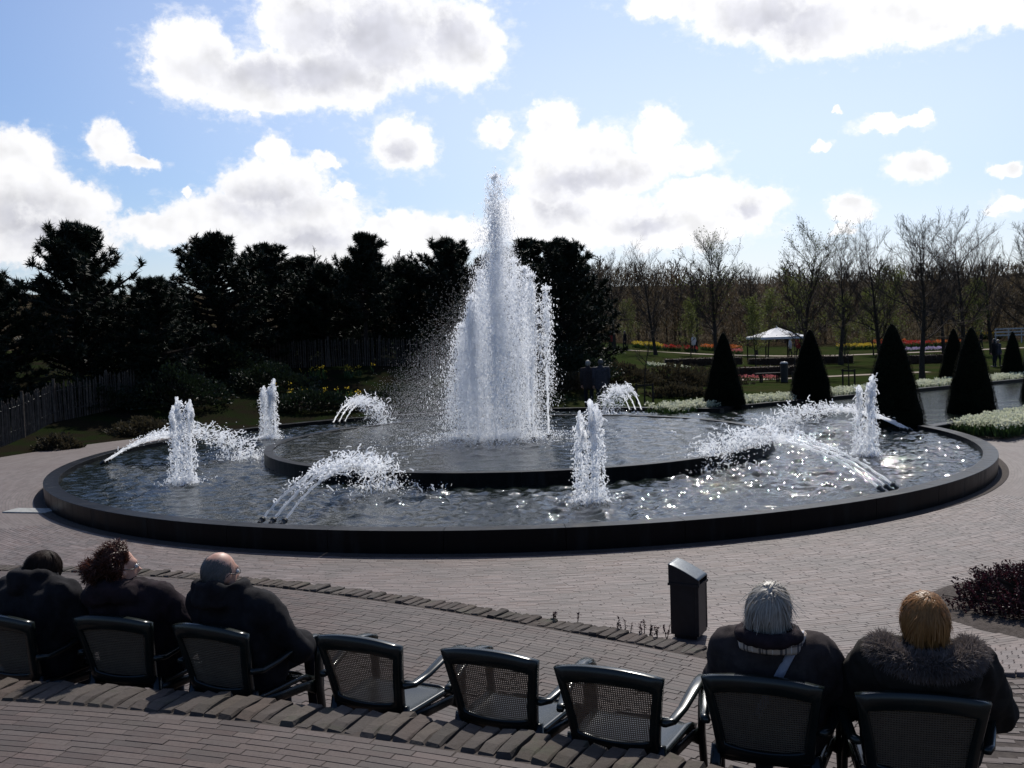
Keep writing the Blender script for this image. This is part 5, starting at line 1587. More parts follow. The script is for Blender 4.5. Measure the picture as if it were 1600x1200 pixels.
def bare_trees():
    V = [bare_tree(11, 8, .36, .24, 1.0), bare_tree(12, 8, .33, .28, 1.05), bare_tree(13, 8, .40, .22, .95), bare_tree(14, 8, .30, .30, 1.1)]
    g = np.random.default_rng(4)
    lv = [leaves(v[2][0], v[2][1], 1700, (.06, .11), M['leaf_spring'], g, .10) for v in V]
    B = [(7.4, 85, 7.85, 3, 0, 'thin bare tree just right of the pines'), (8.4, 80, 8.25, 0, 0, 'bare tree with ascending branches beside the last pine'), (11.4, 78, 8.3, 2, 0, 'wide bare tree between the last pine and the tallest clipped cone'),
         (17.8, 95, 7.9, 1, 0, 'faint bare tree far behind the first clipped cone'), (12.9, 62, 8.05, 1, 1, 'bare tree with budding twigs above the first clipped cone'), (22.3, 90, 7.4, 3, 0, 'slender bare tree left of the white pavilion roof'),
         (16.6, 56, 7.65, 0, 1, 'budding tree right beside the white pavilion'), (23.3, 70, 8.0, 3, 0, 'thin bare tree between the pavilion and the largest bare tree'), (24.7, 66, 8.2, 2, 0, 'spreading bare tree above the cone nearest the jets'),
         (19.1, 46, 7.2, 1, 0, 'large dark bare tree with a thick trunk right of centre of the cone rows'), (27.5, 60, 8.4, 0, 0, 'tall finely twigged bare tree above the paired cones'), (38.9, 80, 8.3, 2, 0, 'bare tree behind the last far-bank cone'), (28.6, 55, 7.5, 3, 0, 'bare tree cut off by the picture edge above the last cone'),
         (31.5, 72, 7.6, 1, 0, 'pale bare tree behind the tall finely twigged one')]
    for i, (x, y, top, v, leafy, lab) in enumerate(B):
        gz = float(ground_z(x, y)); s = (top - gz) / 8 * .90
        p = [('trunk', V[v][0]), ('crown', V[v][1])] + ([('leaves', lv[v])] if leafy else [])
        plant_tree('bare_tree', p, x, y, s, i * 2.1, lab, 'bare trees across the park')
    # young leafing trees in the park
    Y = [bare_tree(21, 6, .22, .2, .8, .010, .012), bare_tree(22, 6, .26, .18, .8, .010, .012)]
    yl = [leaves(v[2][0], v[2][1], 3600, (.07, .14), M['leaf_spring'], g, .16) for v in Y]
    T_ = [(16.8, 68, 4.3, 'young yellow-green tree left of the pavilion'), (21.8, 84, 5.0, 'taller yellow-green tree behind the pavilion roof'), (14.9, 82, 4.2, 'pale green tree far behind the first clipped cone'), (22.9, 78, 5.6, 'yellow-green tree right of the pavilion'), (25.6, 76, 4.6, 'leafing tree behind the second clipped cone'),
          (28.3, 74, 6.0, 'broad leafing tree between the second and the near-bank cone'), (31.5, 86, 5.2, 'leafing tree behind the orange tulip bed'), (10.6, 90, 3.9, 'small leafing tree beside the yellow flower bed'), (36.2, 78, 5.4, 'leafing tree behind the paired cones')]
    for i, (x, y, h, lab) in enumerate(T_):
        v = i % 2
        plant_tree('leafing_tree', [('trunk', Y[v][0]), ('crown', Y[v][1]), ('leaves', yl[v])], x, y, h / 6, i * 1.3, lab, 'young leafing trees around the pavilion')
    # staked saplings on the lawn
    sp = bare_tree(31, 3, .16, .35, .45, .008, .010)
    stakes = MB()
    for i, (x, y, lab) in enumerate([(4.5, 33.6, 'slim staked sapling right of the strolling couple'), (10.75, 37.6, 'slim staked sapling at the left foot of the second cone'), (13.7, 40.2, 'slim staked sapling between the second and the near-bank cone')]):
        r = plant_tree('staked_sapling', [('trunk', sp[0]), ('crown', sp[1])], x, y, 1.0, i * 1.1, lab, 'staked saplings on the lawn')
        for s in (-1, 1): MB().add(*tube([(s * .28, 0, -.05), (s * .28, 0, .75)], .035, 7)).build('stake', M['bark'], r)
        MB().add(*box((0, .04, .68), (.62, .03, .07))).build('crossbar', M['bark'], r)


def wood():
    """far leafless wood: reads as one brown mass"""
    g = np.random.default_rng(8); protos = []
    for s in range(5):
        a, b, ra, rb = [], [], [], []
        def sg(p, q, r, t): a.append(p); b.append(q); ra.append(r); rb.append(t)
        H = 1.0; ax = np.array([0, 0, 0.]); top = np.array([*g.normal(0, .04, 2), 1.0]); sg(ax, top * .6, .018, .012); sg(top * .6, top, .012, .003)
        for q in range(17):
            f = .18 + .8 * (q + g.random()) / 17; p = top * f; an = q * 2.4 + g.normal(0, .4); u_ = R(g.uniform(30, 65))
            d = np.array([math.cos(an) * math.cos(u_), math.sin(an) * math.cos(u_), math.sin(u_)]); L = .40 * (1.2 - f)
            e = p + d * L; sg(p, e, .007, .003)
            for w in range(6):
                p2 = p + d * L * g.uniform(.3, 1); d2 = d + unit(1, g)[0] * .9; d2 /= np.linalg.norm(d2); sg(p2, p2 + d2 * L * g.uniform(.25, .5), .0035, .0022)
        protos.append([np.array(v) for v in (a, b, ra, rb)])
    mb = MB(); N = 200
    for i in range(N):
        x = g.uniform(-30, 120); y = g.uniform(130, 172) - .18 * abs(x - 40)
        h = g.uniform(8.5, 11.5) * (1 + .002 * (y - 132)); z = float(ground_z(x, y)); p = protos[i % 5]
        c, s = math.cos(i), math.sin(i); Rm = np.array([[c, -s, 0], [s, c, 0], [0, 0, 1]])
        A, B = p[0] @ Rm.T * h + np.array([x, y, z]), p[1] @ Rm.T * h + np.array([x, y, z])
        mb.add(*frusta(A, B, p[2] * h, p[3] * h, 3))
    o = mb.build('far_wood', M['twig_far']); tag(o, 'brown leafless wood filling the distance behind the park', 'wood', kind='stuff')
    # brush filling the wood's foot
    mb = MB(); n = 125000
    x = g.uniform(-30, 120, n); y = 122 + 50 * g.random(n) ** 1.3 - .16 * np.abs(x - 40)
    top = 8.9 + .7 * np.sin(x * .13) + .5 * np.sin(x * .37 + 1) + .02 * np.maximum(y - 122, 0)
    z = ground_z(x, y) + g.beta(1.1, 1.0, n) * top
    s = g.uniform(.5, 1.5, n)
    mb.add(*scatter(BLADE_V, BLADE_F, np.stack([x, y, z], 1), np.stack([s * .085 + .02, s * .085, s], 1), unit(n, g) * .9 + np.array([0, 0, .9])))
    o = mb.build('far_brush', M['leaf_far']); tag(o, 'brown and olive brush at the foot of the far wood', 'brush', kind='stuff')
M['twig_far'] = mat('far twigs', (.100, .070, .050), (.070, .050, .038), 0.95, .1, 0.05)
M['leaf_far'] = leafmat('far brush', (.095, .064, .042), (.068, .058, .030), .3, .05, .9, .3)


def bush(name, c, r, n, mt, label, group=None, size=(.05, .11), up_=.5, cat='bush', stem=True, seed=0):
    g = np.random.default_rng(seed + int(abs(c[0]) * 31 + c[1] * 7))
    z0 = float(ground_z(c[0], c[1])) if len(c) == 2 else c[2]
    root = empty(name, (c[0], c[1], z0 - .02)); tag(root, label, cat, group)
    d = unit(n, g); d[:, 2] = np.abs(d[:, 2]) * 1.1 - .12
    lump = 1 + .22 * np.sin(d[:, 0] * 5 + seed) * np.cos(d[:, 1] * 6 + seed * 2) + .15 * np.sin(d[:, 2] * 9 + d[:, 0] * 7)
    rad = g.uniform(.45, 1, n) ** .5 * lump
    P = d * rad[:, None] * np.array(r); P[:, 2] = np.maximum(P[:, 2], .02)
    s = g.uniform(*size, n)
    MB().add(*scatter(LEAF_V, LEAF_F, P, np.stack([s * .6, s * .6, s], 1), d + unit(n, g) * .8 + np.array([0, 0, up_]), g.uniform(0, 6, n))).build('foliage', mt, root)
    if stem:
        k = max(8, n // 160); i = g.integers(0, n, k)
        MB().add(*frusta(np.zeros((k, 3)) + g.normal(0, .1, (k, 3)) * np.array([r[0], r[1], 0]), P[i] * .95, np.full(k, .02), np.full(k, .006), 4)).build('stems', M['twig'], root)
    return root


def bushes():
    D = 'dark shrubs on the bank'
    for i, (x, y, r, n, lab, m_) in enumerate([
        (-8.1, 33.0, (1.5, 1.0, .85), 5200, 'rounded green shrub below the paling fence on the bank', 'leaf_bush'),
        (-10.4, 30.6, (1.5, 1.1, 1.2), 4200, 'dark shrub right of where the paling fence climbs', 'leaf_bush'),
        (-6.4, 31.2, (1.6, .9, .6), 4200, 'low dark shrub among the yellow flowers', 'leaf_bush'),
        (-3.4, 31.8, (1.9, .9, .6), 4200, 'low dark shrub on the bank left of the plume', 'leaf_bush'),
        (-.4, 32.4, (1.9, .9, .7), 4200, 'low dark shrub on the bank behind the plume', 'leaf_bush'),
        (-12.8, 29.8, (1.6, .9, .8), 3600, 'dark undergrowth below the tall bushy pine', 'leaf_bush'),
        (-15.5, 26.5, (1.6, 1.2, 1.3), 3600, 'dark shrub behind the low end of the paling fence', 'leaf_bush'),
        (-13.6, 33.8, (1.8, 1.0, 1.0), 3600, 'dark shrub behind the climbing stretch of fence', 'leaf_bush'),
        (-17.5, 30.5, (2.2, 1.2, 1.9), 5200, 'dark undergrowth at the picture edge under the cut-off pine', 'leaf_bush'),
        (-10.6, 34.4, (2.0, 1.0, 1.5), 5200, 'dark undergrowth under the broad tall pine', 'leaf_bush'),
        (-8.4, 39.6, (2.4, 1.0, 1.7), 5200, 'dark undergrowth behind the start of the bank fence', 'leaf_bush'),
        (-4.6, 39.4, (2.4, 1.0, 1.6), 5200, 'dark undergrowth below the open-crowned pine', 'leaf_bush'),
        (-1.2, 39.0, (2.4, 1.0, 1.5), 5200, 'dark undergrowth behind the plume', 'leaf_bush'),
        (2.0, 37.0, (1.9, 1.0, 1.2), 4600, 'dark undergrowth below the last tall pine', 'leaf_bush'),
        (-11.2, 24.2, (.55, .5, .32), 1500, 'small scrubby plant at the foot of the paling fence', 'leaf_brown'),
        (-10.2, 27.2, (.9, .6, .4), 1800, 'scrubby plant at the end of the curved path', 'leaf_brown')]):
        bush('bank_shrub', (x, y), r, n, M[m_], lab, D, (.06, .13), seed=i)
    H = 'brown heathy shrubs on the lawn'
    for i, (x, y, r, n, lab) in enumerate([(4.1, 38.5, (1.5, .9, .75), 3200, 'brown scrub just behind the strolling couple'), (6.6, 40.5, (1.9, 1.0, .85), 3600, 'wide brown scrub right of the strolling couple'), (1.5, 35.0, (1.6, .8, .7), 3000, 'brown scrub at the foot of the last tall pine'),
                                           (8.9, 46.0, (2.0, 1.0, .8), 3000, 'brown scrub further off, left of the first cone'), (5.9, 35.2, (1.1, .6, .4), 1800, 'low brown scrub on the lawn by the slim sapling')]):
        bush('heath_shrub', (x, y), r, n, M['leaf_brown'], lab, H, (.07, .16), 1.2, seed=i)
    # clipped copper hedges across the park
    g = np.random.default_rng(6)
    for i, (x0, x1, y, h, lab) in enumerate([(10.2, 15.4, 66, .55, 'long clipped copper hedge left of the pavilion'), (17.0, 24.5, 71, .6, 'clipped copper hedge in front of the pavilion'), (25.5, 31.5, 68, .6, 'clipped copper hedge behind the near-bank cone'), (13.0, 16.5, 57, .6, 'low dark hedge behind the bench')]):
        root = empty('hedge', ((x0 + x1) / 2, y, float(ground_z((x0 + x1) / 2, y)))); tag(root, lab, 'hedge', 'clipped hedges across the park')
        n = int((x1 - x0) * 700); P = np.stack([g.uniform(-(x1 - x0) / 2, (x1 - x0) / 2, n), g.uniform(-.4, .4, n), g.uniform(.02, h, n)], 1)
        s = g.uniform(.06, .12, n)
        MB().add(*scatter(LEAF_V, LEAF_F, P, np.stack([s * .7, s * .7, s], 1), unit(n, g) + np.array([0, -.3, .4]))).build('foliage', M['leaf_hedge'], root)
        MB().add(*box((0, 0, h * .48), (x1 - x0 - .15, .6, h * .9))).build('core', M['leaf_hedge'], root)


def cones():
    """clipped yew cones in two rows beside the water strip"""
    g = np.random.default_rng(2)
    H, Rb = 2.3, .56
    prof = lambda t: Rb * np.clip(1 - t, 0, 1) ** .76 * (1 - .08 * (1 - t) ** 8) + .085 * np.clip(1 - t, 0, 1) ** .32
    t = np.concatenate([np.linspace(0, .9, 24), 1 - .1 * np.linspace(.9, 0, 12) ** 2]); V, q = lathe(np.stack([np.maximum(prof(t) * .965, .004), .04 + t * H * .99], 1), 40)
    V[:, :2] *= (1 + .02 * np.sin(V[:, 2:] * 9 + V[:, :1] * 7) + .02 * np.sin(V[:, 2:] * 4 + V[:, 1:2] * 5))
    core = MB().add(V, q).mesh('crown', M['yew'])
    n = 14000; tt = 1 - np.sqrt(g.random(n)); a = g.uniform(0, 6.283, n); r = prof(tt) * g.normal(.99, .022, n)
    P = np.stack([r * np.cos(a), r * np.sin(a), .04 + tt * H], 1); s = g.uniform(.022, .048, n)
    v, f = scatter(LEAF_V, LEAF_F, P, np.stack([s * .5, s * .5, s], 1), np.stack([np.cos(a), np.sin(a), .5 + 0 * a], 1) + unit(n, g) * .6)
    shear = MB().add(v, f).mesh('foliage', M['yew'])
    tk = MB().add(*tube([(0, 0, -.3), (0, 0, .3)], .06, 8)).mesh('trunk', M['bark'])
    L = [(5.95, 27.75, 2.33, 1.0, 'clipped dark cone nearest the pool on the far bank'), (8.85, 29.3, 2.33, 1.06, 'second clipped cone on the far bank, right of the pavilion'), (15.6, 34.9, 2.16, .95, 'clipped cone half hidden behind a nearer one on the far bank'), (18.7, 36.9, 1.98, .9, 'small clipped cone at the far end of the far bank'),
         (8.45, 21.95, 2.46, 1.08, 'largest clipped cone on the near bank, beside an upright jet'), (11.3, 24.3, 2.30, 1.0, 'second clipped cone on the near bank, among white flowers'), (14.55, 27.1, 2.2, 1.0, 'clipped cone at the picture edge on the near bank')]
    for i, (x, y, top, w, lab) in enumerate(L):
        root = empty('topiary_cone', (x, y, float(ground_z(x, y))), i * .9); tag(root, lab, 'topiary', 'clipped cones beside the water')
        s = (top) / 2.34; root.scale = (s * w, s * w, s)
        link('crown', core, root); link('foliage', shear, root); link('trunk', tk, root)


def flowerbed(name, path, width, n, petals, label, h=.2, head=.035, z=None, seed=0, per=9):
    """bed of leafy stems with round flower heads"""
    g = np.random.default_rng(seed + 50); P = np.array(path, float)
    cum = np.concatenate([[0], np.cumsum(np.linalg.norm(np.diff(P, axis=0), axis=1))]); t = g.uniform(0, cum[-1], n)
    C = np.stack([np.interp(t, cum, P[:, 0]), np.interp(t, cum, P[:, 1])], 1)
    D = np.array([P[-1] - P[0]]); D /= np.linalg.norm(D); Nn = np.array([[-D[0, 1], D[0, 0]]])
    C = C + Nn * g.uniform(-width / 2, width / 2, (n, 1))
    gz = ground_z(C[:, 0], C[:, 1]) if z is None else np.full(n, z)
    root = empty(name, (0, 0, 0)); tag(root, label, 'flower bed')
    B = np.stack([C[:, 0], C[:, 1], gz], 1); hh = h * g.uniform(.75, 1.15, n)
    k = 6; Q = np.repeat(B, k, 0) + g.normal(0, .03, (n * k, 3)) * np.array([1, 1, 0]); s = np.repeat(hh, k) * g.uniform(.6, 1.1, n * k)
    f = MB().add(*scatter(LEAF_V, LEAF_F, Q, np.stack([s * .16, s * .16, s], 1), unit(n * k, g) * .45 + np.array([0, 0, 1.]), g.uniform(0, 6, n * k))).build('leaves', M['blade'], root); f['kind'] = 'stuff'
    T_ = B + np.stack([0 * hh, 0 * hh, hh], 1); Q = np.repeat(T_, per, 0); d = unit(n * per, g); Q = Q + d * head * .55; s = g.uniform(.7, 1.2, n * per) * head
    f = MB().add(*scatter(LEAF_V, LEAF_F, Q, np.stack([s * .9, s * .9, s], 1), d + np.array([0, 0, .3]), g.uniform(0, 6, n * per))).build('blossoms', petals, root); f['kind'] = 'stuff'
    return root


def flowers():
    u = (CL1 - CL0) / np.linalg.norm(CL1 - CL0); nL = np.array([-u[1], u[0]])
    flowerbed('flower_bed', [CL0 + nL * .75 - u * 1.2, CL0 + nL * .75 + u * 20], 1.1, 3000, M['petal_white'], 'white flowers along the far bank between the cones', .36, .055, seed=1)
    v = (CR1 - CR0) / np.linalg.norm(CR1 - CR0); nR = np.array([v[1], -v[0]])
    flowerbed('flower_bed', [CR0 + nR * .85 + v * .6, CR0 + nR * .85 + v * 12], 1.25, 2600, M['petal_white'], 'thick white flowers on the near bank beside the paving', .30, .055, z=.04, seed=2)
    # yellow flowers on the bank
    for i, (x, y, w, n, lab) in enumerate([(-6.9, 31.8, 1.6, 13, 'yellow flowers low on the bank left of the plume'), (-5.6, 31.9, 1.2, 9, 'scattered yellow flowers right of the low dark shrub'), (-7.2, 35.0, 1.3, 9, 'yellow flowers at the foot of the paling fence on the bank'), (-5.5, 35.1, 1.2, 8, 'few yellow flowers at the fence further right')]):
        flowerbed('flower_clump', [(x - w / 2, y), (x + w / 2, y + .3)], .8, n, M['petal_yellow'], lab, .42, .06, seed=10 + i, per=6)
    # tulip beds far across the park
    tb = [(12.0, 14.4, 96, 5, 'petal_yellow', 'bright yellow flower bed across the park by the bare trees', .5), (14.2, 17.2, 92, 1.6, 'petal_red', 'thin red and pink tulip strip right of the yellow bed', .45), (18.6, 21.0, 90, 1.5, 'petal_pink', 'pink tulip strip behind the first cone', .4),
          (19.0, 22.6, 98, 2.5, 'petal_orange', 'orange tulips left of the pavilion', .5), (34.5, 38.0, 104, 3.5, 'petal_yellow', 'yellow tulip bed left of the near-bank cone tip', .5), (39.0, 43.5, 104, 4.5, 'petal_red', 'red and orange tulip bed right of the near-bank cone tip', .6), (39.6, 42.4, 107, 3, 'petal_orange', 'orange tulips behind the red bed', .75),
          (36.0, 41.5, 92, 1.6, 'petal_lilac', 'pale lilac strip in front of the red tulips', .3), (44.8, 47.5, 104, 2.5, 'petal_orange', 'small orange bed left of the paired cones', .6), (60.5, 65, 132, 4, 'petal_yellow', 'yellow flowers far off near the white railing', .8), (8.2, 10.8, 60, 1.6, 'petal_white', 'small white flower strip on the lawn behind the scrub', .2), (11.5, 14.6, 54, 1.0, 'petal_pink', 'pink flower strip along the path by the bench', .18)]
    for i, (x0, x1, y, w, p, lab, h) in enumerate(tb):
        n = int((x1 - x0) * w * 22)
        flowerbed('tulip_bed', [(x0, y), (x1, y)], w, n, M[p], lab, h, .11 if y > 80 else .07, seed=30 + i, per=6)


pines(); bare_trees(); wood(); bushes(); cones(); flowers()
# ------------------------------------------------------------------ fences, furniture, small things
M['pale'] = mat('weathered chestnut pale', (.085, .069, .056), (.054, .044, .036), 0.95, 9, 0.1, per=.35)
M['wire'] = mat('fence wire', (.05, .05, .05), (.03, .03, .03), 0.5, 9, 0.4, metal=.6)
M['bin_black'] = mat('black painted steel', (.008, .008, .009), (.013, .013, .014), 0.45, 12, 0.4)
M['bin_steel'] = mat('brushed steel hood', (.13, .14, .145), (.10, .105, .11), 0.42, 60, 0.5, metal=.9, bump=.05, bscale=300, dist=.001)
M['stone_pale'] = mat('pale concrete slab', (.30, .30, .29), (.22, .22, .21), 0.85, 14, 0.2, bump=.2, bscale=60, dist=.003)
M['canvas'] = mat('white canvas', (.72, .71, .69), (.62, .61, .60), 0.8, 3, 0.2)
M['post'] = mat('dark wood post', (.03, .025, .02), (.02, .016, .013), 0.85, 12, 0.15)
M['sand'] = mat('sandy path', (.26, .215, .17), (.20, .165, .13), 0.95, 1.5, 0.1)
M['white_paint'] = mat('white paint', (.40, .39, .37), (.33, .32, .31), 0.5, 6, 0.3)


def fence(path, h, label, step=.075, seed=0):
    """cleft chestnut paling: uneven pales wired together, round posts"""
    g = np.random.default_rng(seed); P = np.array(path, float)
    cum = np.concatenate([[0], np.cumsum(np.linalg.norm(np.diff(P, axis=0), axis=1))])
    at = lambda t: np.stack([np.interp(t, cum, P[:, 0]), np.interp(t, cum, P[:, 1])], -1)
    root = empty('paling_fence', (0, 0, 0)); tag(root, label, 'fence', 'paling fences on the bank')
    t = np.arange(0, cum[-1], step); n = len(t); t = t + g.normal(0, .008, n); C = at(t); z = ground_z(C[:, 0], C[:, 1])
    a = np.stack([C[:, 0], C[:, 1], z - .05], 1); hh = h * g.uniform(.93, 1.06, n)
    b = a + np.stack([g.normal(0, .02, n), g.normal(0, .02, n), hh], 1)
    o = MB().add(*frusta(a, b, g.uniform(.017, .027, n), g.uniform(.013, .022, n), 5)).add(*frusta(b, b + np.array([0, 0, .05]), np.full(n, .02), np.full(n, .004), 5)).build('pales', M['pale'], root); o['kind'] = 'stuff'
    w = MB()
    tt = np.linspace(0, cum[-1], max(3, int(cum[-1] / .4))); C = at(tt); zz = ground_z(C[:, 0], C[:, 1])
    for f in (.25, .8):
        w.add(*tube(np.stack([C[:, 0], C[:, 1], zz + h * f], 1), .007, 4))
    w.build('wire', M['wire'], root)
    for q in np.arange(0.1, cum[-1], 2.0):
        c = at(q); z0 = float(ground_z(*c))
        MB().add(*tube([(c[0], c[1] + .05, z0 - .1), (c[0], c[1] + .05, z0 + h * 1.12)], .04, 7)).build('post', M['pale'], root)


def litter_bin(x, y, rz):
    root = empty('litter_bin', (x, y, .012), rz); tag(root, 'black litter bin with a sloping steel hood behind the low kerb', 'litter bin')
    w, d, h = .215, .235, .42
    MB().add(*box((0, 0, h / 2 + .03), (w, d, h))).build('body', M['bin_black'], root)
    for s in (-1, 1):
        MB().add(*sweep([(s * (w / 2 + .004), -d / 2 + .01, .05), (s * (w / 2 + .004), -d / 2 + .01, h + .02)], (0, 1, 0), .03, .012)).build('corner_strip', M['bin_black'], root)
    MB().add(*box((0, 0, .015), (w * .8, d * .8, .03))).build('foot', M['bin_black'], root)
    # hood: side cheeks and a curved steel sheet falling towards the front
    z0 = h + .035; t = np.linspace(0, 1, 12)
    py = d / 2 + .01 - t * (d + .02); pz = z0 + .145 - .115 * t ** 1.25
    for s in (-1, 1):
        xo, xi = s * (w / 2 + .006), s * (w / 2 - .010)
        ring = np.concatenate([np.stack([py, pz], 1), [(py[-1], z0), (py[0], z0)]]); n = len(ring)
        V = np.concatenate([np.stack([np.full(n, xx), ring[:, 0], ring[:, 1]], 1) for xx in (xo, xi)])
        MB().add(V, [tuple(range(n))], [tuple(range(2 * n - 1, n - 1, -1))], [(i, (i + 1) % n, n + (i + 1) % n, n + i) for i in range(n)]).build('hood_cheek', M['bin_black'], root)
    MB().add(*sweep(np.stack([0 * py, py, pz + .006], 1), (1, 0, 0), w + .03, .010, 12, 6)).build('hood', M['bin_steel'], root, smooth=True)
    MB().add(*box((0, d / 2 - .004, z0 + .067), (w - .02, .008, .13))).build('back_plate', M['bin_black'], root)
    MB().add(*box((0, 0, z0 - .01), (w + .03, d + .03, .022))).build('collar', M['bin_black'], root)


def plum_shrub():
    g = np.random.default_rng(9); c = (4.95, 8.42)
    root = empty('plum_shrub', (c[0], c[1], 0)); tag(root, 'low plum-coloured shrub mound in a bed at the plaza edge', 'shrub')
    k = 900; d = unit(k, g); d[:, 2] = np.abs(d[:, 2])
    lump = 1 + .12 * np.sin(d[:, 0] * 6 + 1) + .10 * np.cos(d[:, 1] * 7)
    B = d * np.array([1.0, .72, .42]) * (g.uniform(.7, 1, (k, 1)) ** .4) * lump[:, None]; B[:, 2] = np.maximum(B[:, 2], .05)
    D = d * .5 + np.array([0, 0, 1.]) + g.normal(0, .2, d.shape); D /= np.linalg.norm(D, axis=1, keepdims=True); L = g.uniform(.06, .13, k)
    MB().add(*frusta(B * .3 * np.array([1, 1, 0]), B + D * L[:, None], np.full(k, .006), np.full(k, .003), 3)).build('stems', M['twig'], root)
    n = 26; t = np.tile(np.linspace(-.6, 1.05, n), k); P = np.repeat(B, n, 0) + np.repeat(D * L[:, None], n, 0) * t[:, None]
    ld = np.repeat(D, n, 0) * .7 + unit(k * n, g); s = g.uniform(.018, .034, k * n)
    MB().add(*scatter(LEAF_V, LEAF_F, P, np.stack([s * .6, s * .6, s], 1), ld, g.uniform(0, 6, k * n))).build('foliage', M['leaf_plum'], root)
    bed = MB().add(*[a for a in (lambda V, q: (V * np.array([1.36, 1.10, 1]), q))(*lathe([(.001, .022), (.9, .02), (1.0, .004)], 40))]).build('bed_soil', M['soil'], root)
M['soil'] = mat('bed soil', (.075, .062, .055), (.045, .037, .032), 0.95, 25, 0.1, bump=.6, bscale=60)


def kerb_weeds():
    g = np.random.default_rng(12)
    for i, (x, y, n, h, lab) in enumerate([(.34, 7.60, 4, .0, 'tiny dark weed on the low kerb, farther from the bin'), (.82, 7.28, 6, .02, 'small dark weeds on the low kerb just left of the bin'), (1.0, 7.14, 7, .03, 'cluster of dark weeds on the low kerb nearest the bin')]):
        root = empty('kerb_weed', (x, y - .03, Z_T1 - .055)); tag(root, lab, 'weed', 'dark weeds behind the low kerb')
        P = np.stack([g.uniform(-.12, .12, n), g.uniform(-.02, .04, n), np.zeros(n)], 1); T_ = P + np.stack([g.normal(0, .015, n), g.normal(0, .01, n), .09 + g.uniform(.2, 1, n) * (h + .02)], 1)
        MB().add(*frusta(P, T_, np.full(n, .004), np.full(n, .002), 4)).build('stems', M['twig'], root)
        m_ = 16; Q = np.repeat(P, m_, 0) + np.repeat(T_ - P, m_, 0) * g.uniform(.45, 1.05, (n * m_, 1)); s = g.uniform(.018, .032, n * m_)
        MB().add(*scatter(LEAF_V, LEAF_F, Q, np.stack([s * .6, s * .6, s], 1), unit(n * m_, g) + np.array([0, 0, .5]))).build('foliage', M['leaf_plum'], root)


COATS = {}


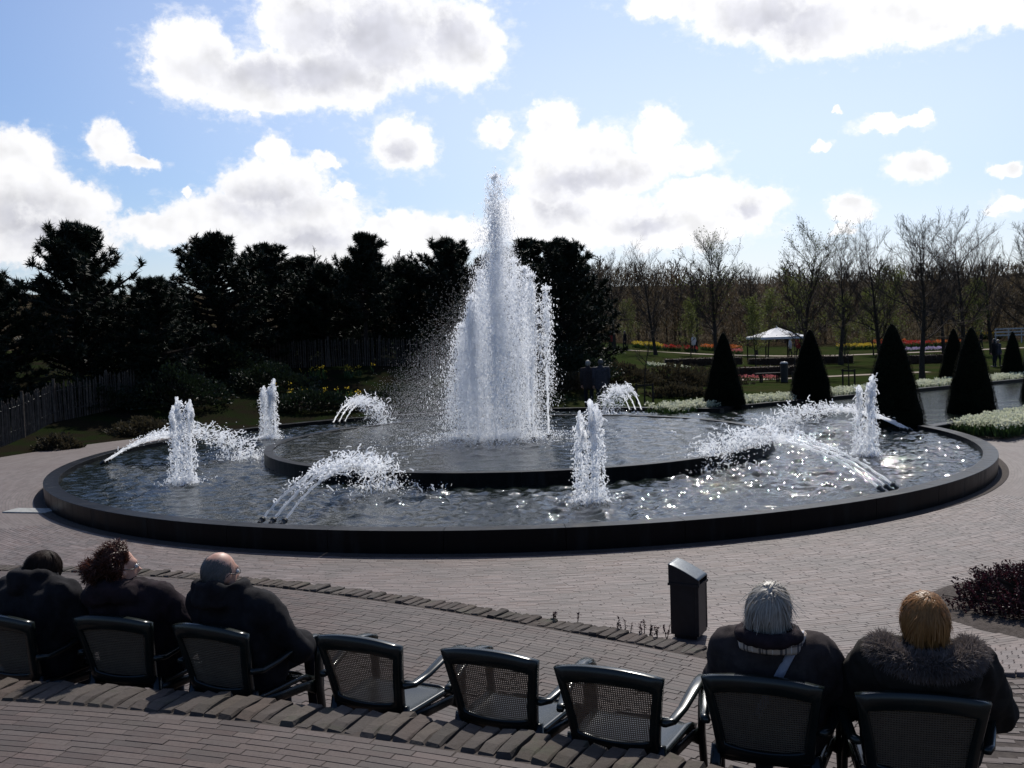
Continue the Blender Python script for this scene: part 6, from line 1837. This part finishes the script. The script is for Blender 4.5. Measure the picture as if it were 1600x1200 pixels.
def furniture():
    fence([(-13.6, 19.8), (-12.55, 22.8), (-12.75, 25.2), (-12.9, 27.6), (-11.9, 30.2), (-11.2, 32.6), (-10.75, 34.0)], 1.08, 'grey paling fence climbing the bank beside the curved path', .075, 1)
    fence([(-11.0, 37.4), (-8.9, 37.6), (-6.1, 37.4), (-3.2, 37.0), (-1.0, 36.6)], 1.02, 'grey paling fence high on the bank below the pines', .085, 2)
    litter_bin(1.385, 7.98, R(62))
    plum_shrub(); kerb_weeds()
    r = MB().add(*[(lambda v, f: (v, f))(*cbox((.78, .34, .05), .006))][0]).build('drain_slab', M['stone_pale']); r.location = (-7.45, 15.12, .022); r.rotation_euler.z = R(-52 + 38)
    tag(r, 'pale flat slab let into the paving beside the pool rim', 'slab')
    # pavilion
    x, y = 20.15, 75.0; z = float(ground_z(x, y)); root = empty('pavilion', (x, y, z), R(10)); tag(root, 'small open pavilion with a white pyramid canvas roof', 'pavilion')
    e, t, hw = 1.95, 2.68, 1.72
    V = np.array([(-hw, -hw, e), (hw, -hw, e), (hw, hw, e), (-hw, hw, e), (0, 0, t), (-hw, -hw, e - .16), (hw, -hw, e - .16), (hw, hw, e - .16), (-hw, hw, e - .16)])
    for k in range(4):
        a, b = k, (k + 1) % 4
        n = 8; g_ = []
        for i in range(n + 1):
            s = i / n; l_, r_ = V[a] * (1 - s) + V[4] * s, V[b] * (1 - s) + V[4] * s
            sag = -.06 * math.sin(math.pi * s); g_ += [l_ + (0, 0, sag), (l_ + r_) / 2 + (0, 0, sag), r_ + (0, 0, sag)]
        q = [(3 * i + j, 3 * i + j + 1, 3 * i + j + 4, 3 * i + j + 3) for i in range(n) for j in range(2)]
        MB().add(np.array(g_), q).build('roof_panel', M['canvas'], root)
        MB().add(np.array([V[a], V[b], V[5 + b], V[5 + a]]) * np.array([1.002, 1.002, 1]), [(0, 1, 2, 3)]).build('valance', M['canvas'], root)
        c = V[a] * np.array([.96, .96, 0]); MB().add(*tube([c + (0, 0, -.1), c + (0, 0, e)], .05, 8)).build('post', M['post'], root)
    MB().add(*ball((0, 0, t + .03), (.06, .06, .09), 8)).build('finial', M['canvas'], root)
    # bench, bin and post by the path
    z = float(ground_z(13.6, 52)); root = empty('park_bench', (13.55, 52.0, z), R(4)); tag(root, 'dark backless bench on the lawn beyond the first cone', 'bench')
    for k in range(3): MB().add(*box((0, -.16 + .16 * k, .46), (1.5, .13, .06))).build('seat_plank', M['post'], root)
    for s in (-1, 1):
        for f in (-1, 1): MB().add(*box((s * .45, f * .15, .215), (.07, .07, .43))).build('leg', M['post'], root)
    root = empty('litter_post', (14.22, 51.6, z), 0); tag(root, 'tall dark bin with a pale lid at the end of the bench', 'litter bin')
    MB().add(*lathe([(.001, .0), (.19, .0), (.20, .95), (.17, .97), (.001, .97)], 14)).build('drum', M['bin_black'], root); MB().add(*lathe([(.001, 1.08), (.16, 1.05), (.21, .985), (.001, .98)], 14)).build('lid', M['white_paint'], root)
    root = empty('planter_tub', (14.1, 49.0, float(ground_z(14.1, 49)))); tag(root, 'dark tapering tub hanging low before the bench', 'tub')
    MB().add(*lathe([(.001, .0), (.09, .0), (.22, .28), (.23, .58), (.19, .60), (.18, .52), (.001, .5)], 14)).build('tub_body', M['bin_black'], root)
    # white railing far off
    z = float(ground_z(57, 110)); root = empty('white_railing', (57.5, 110, z)); tag(root, 'white two-rail fence in the distance by the last cone', 'railing')
    for hh in (1.25, 1.6, .9): MB().add(*box((0, 0, hh), (7.5, .06, .16))).build('rail', M['white_paint'], root)
    for s in np.linspace(-3.6, 3.6, 6): MB().add(*box((s, .07, .8), (.1, .08, 1.65))).build('rail_post', M['white_paint'], root)
    # sandy paths across the park
    for i, (pts, w, lab) in enumerate([([(6, 88), (14, 87), (24, 87.5), (34, 89), (48, 93), (70, 99)], 2.0, 'sandy path across the park before the tulip beds'), ([(8.5, 50.6), (12, 53.4), (16, 55.0), (24, 57)], 1.1, 'narrow sandy path past the bench')]):
        P = np.array(pts, float); t = np.linspace(0, len(P) - 1, 50); C = np.stack([np.interp(t, range(len(P)), P[:, 0]), np.interp(t, range(len(P)), P[:, 1])], 1)
        V = np.concatenate([np.stack([C[:, 0], C[:, 1] + s * w / 2, ground_z(C[:, 0], C[:, 1] + s * w / 2) + .02], 1) for s in (-1, 1)])
        tag(MB().add(V, [(k, k + 1, 51 + k, 50 + k) for k in range(49)]).build('path', M['sand']), lab, kind='structure')
    # far visitors: copies of the strolling pair in other jackets
    far = [(29.3, 60.0, A_, 'coat_black', 'visitor in black beside the last far-bank cone', 40), (29.8, 60.6, B_, 'coat_navy', 'visitor in slate walking next to the one in black', 200), (8.7, 86.0, B_, 'coat_red', 'visitor in red beyond the lawn, behind the couple', 10), (9.8, 85.0, A_, 'coat_black', 'visitor in black right of the one in red', 100),
           (24.4, 86.5, B_, 'coat_white', 'visitor in white just right of the pavilion', 60), (24.95, 86.0, A_, 'coat_red', 'visitor in red beside the one in white by the pavilion', 300), (16.6, 90, B_, 'coat_white', 'visitor in white left of the pavilion', 30), (45.6, 96, A_, 'coat_black', 'visitor in black on the far path between the cones', 80)]
    for x, y, src, ct, lab, a in far:
        c = copy_tree(src); c.location = (x, y, float(ground_z(x, y))); c.rotation_euler.z = R(a); tag(c, lab, 'person', 'visitors strolling across the park')
        for ch in c.children:
            if ch.name.startswith('coat'):
                key = (ch.data.name, ct)
                if key not in COATS:
                    COATS[key] = ch.data.copy(); COATS[key].materials[0] = M[ct]
                ch.data = COATS[key]


furniture()
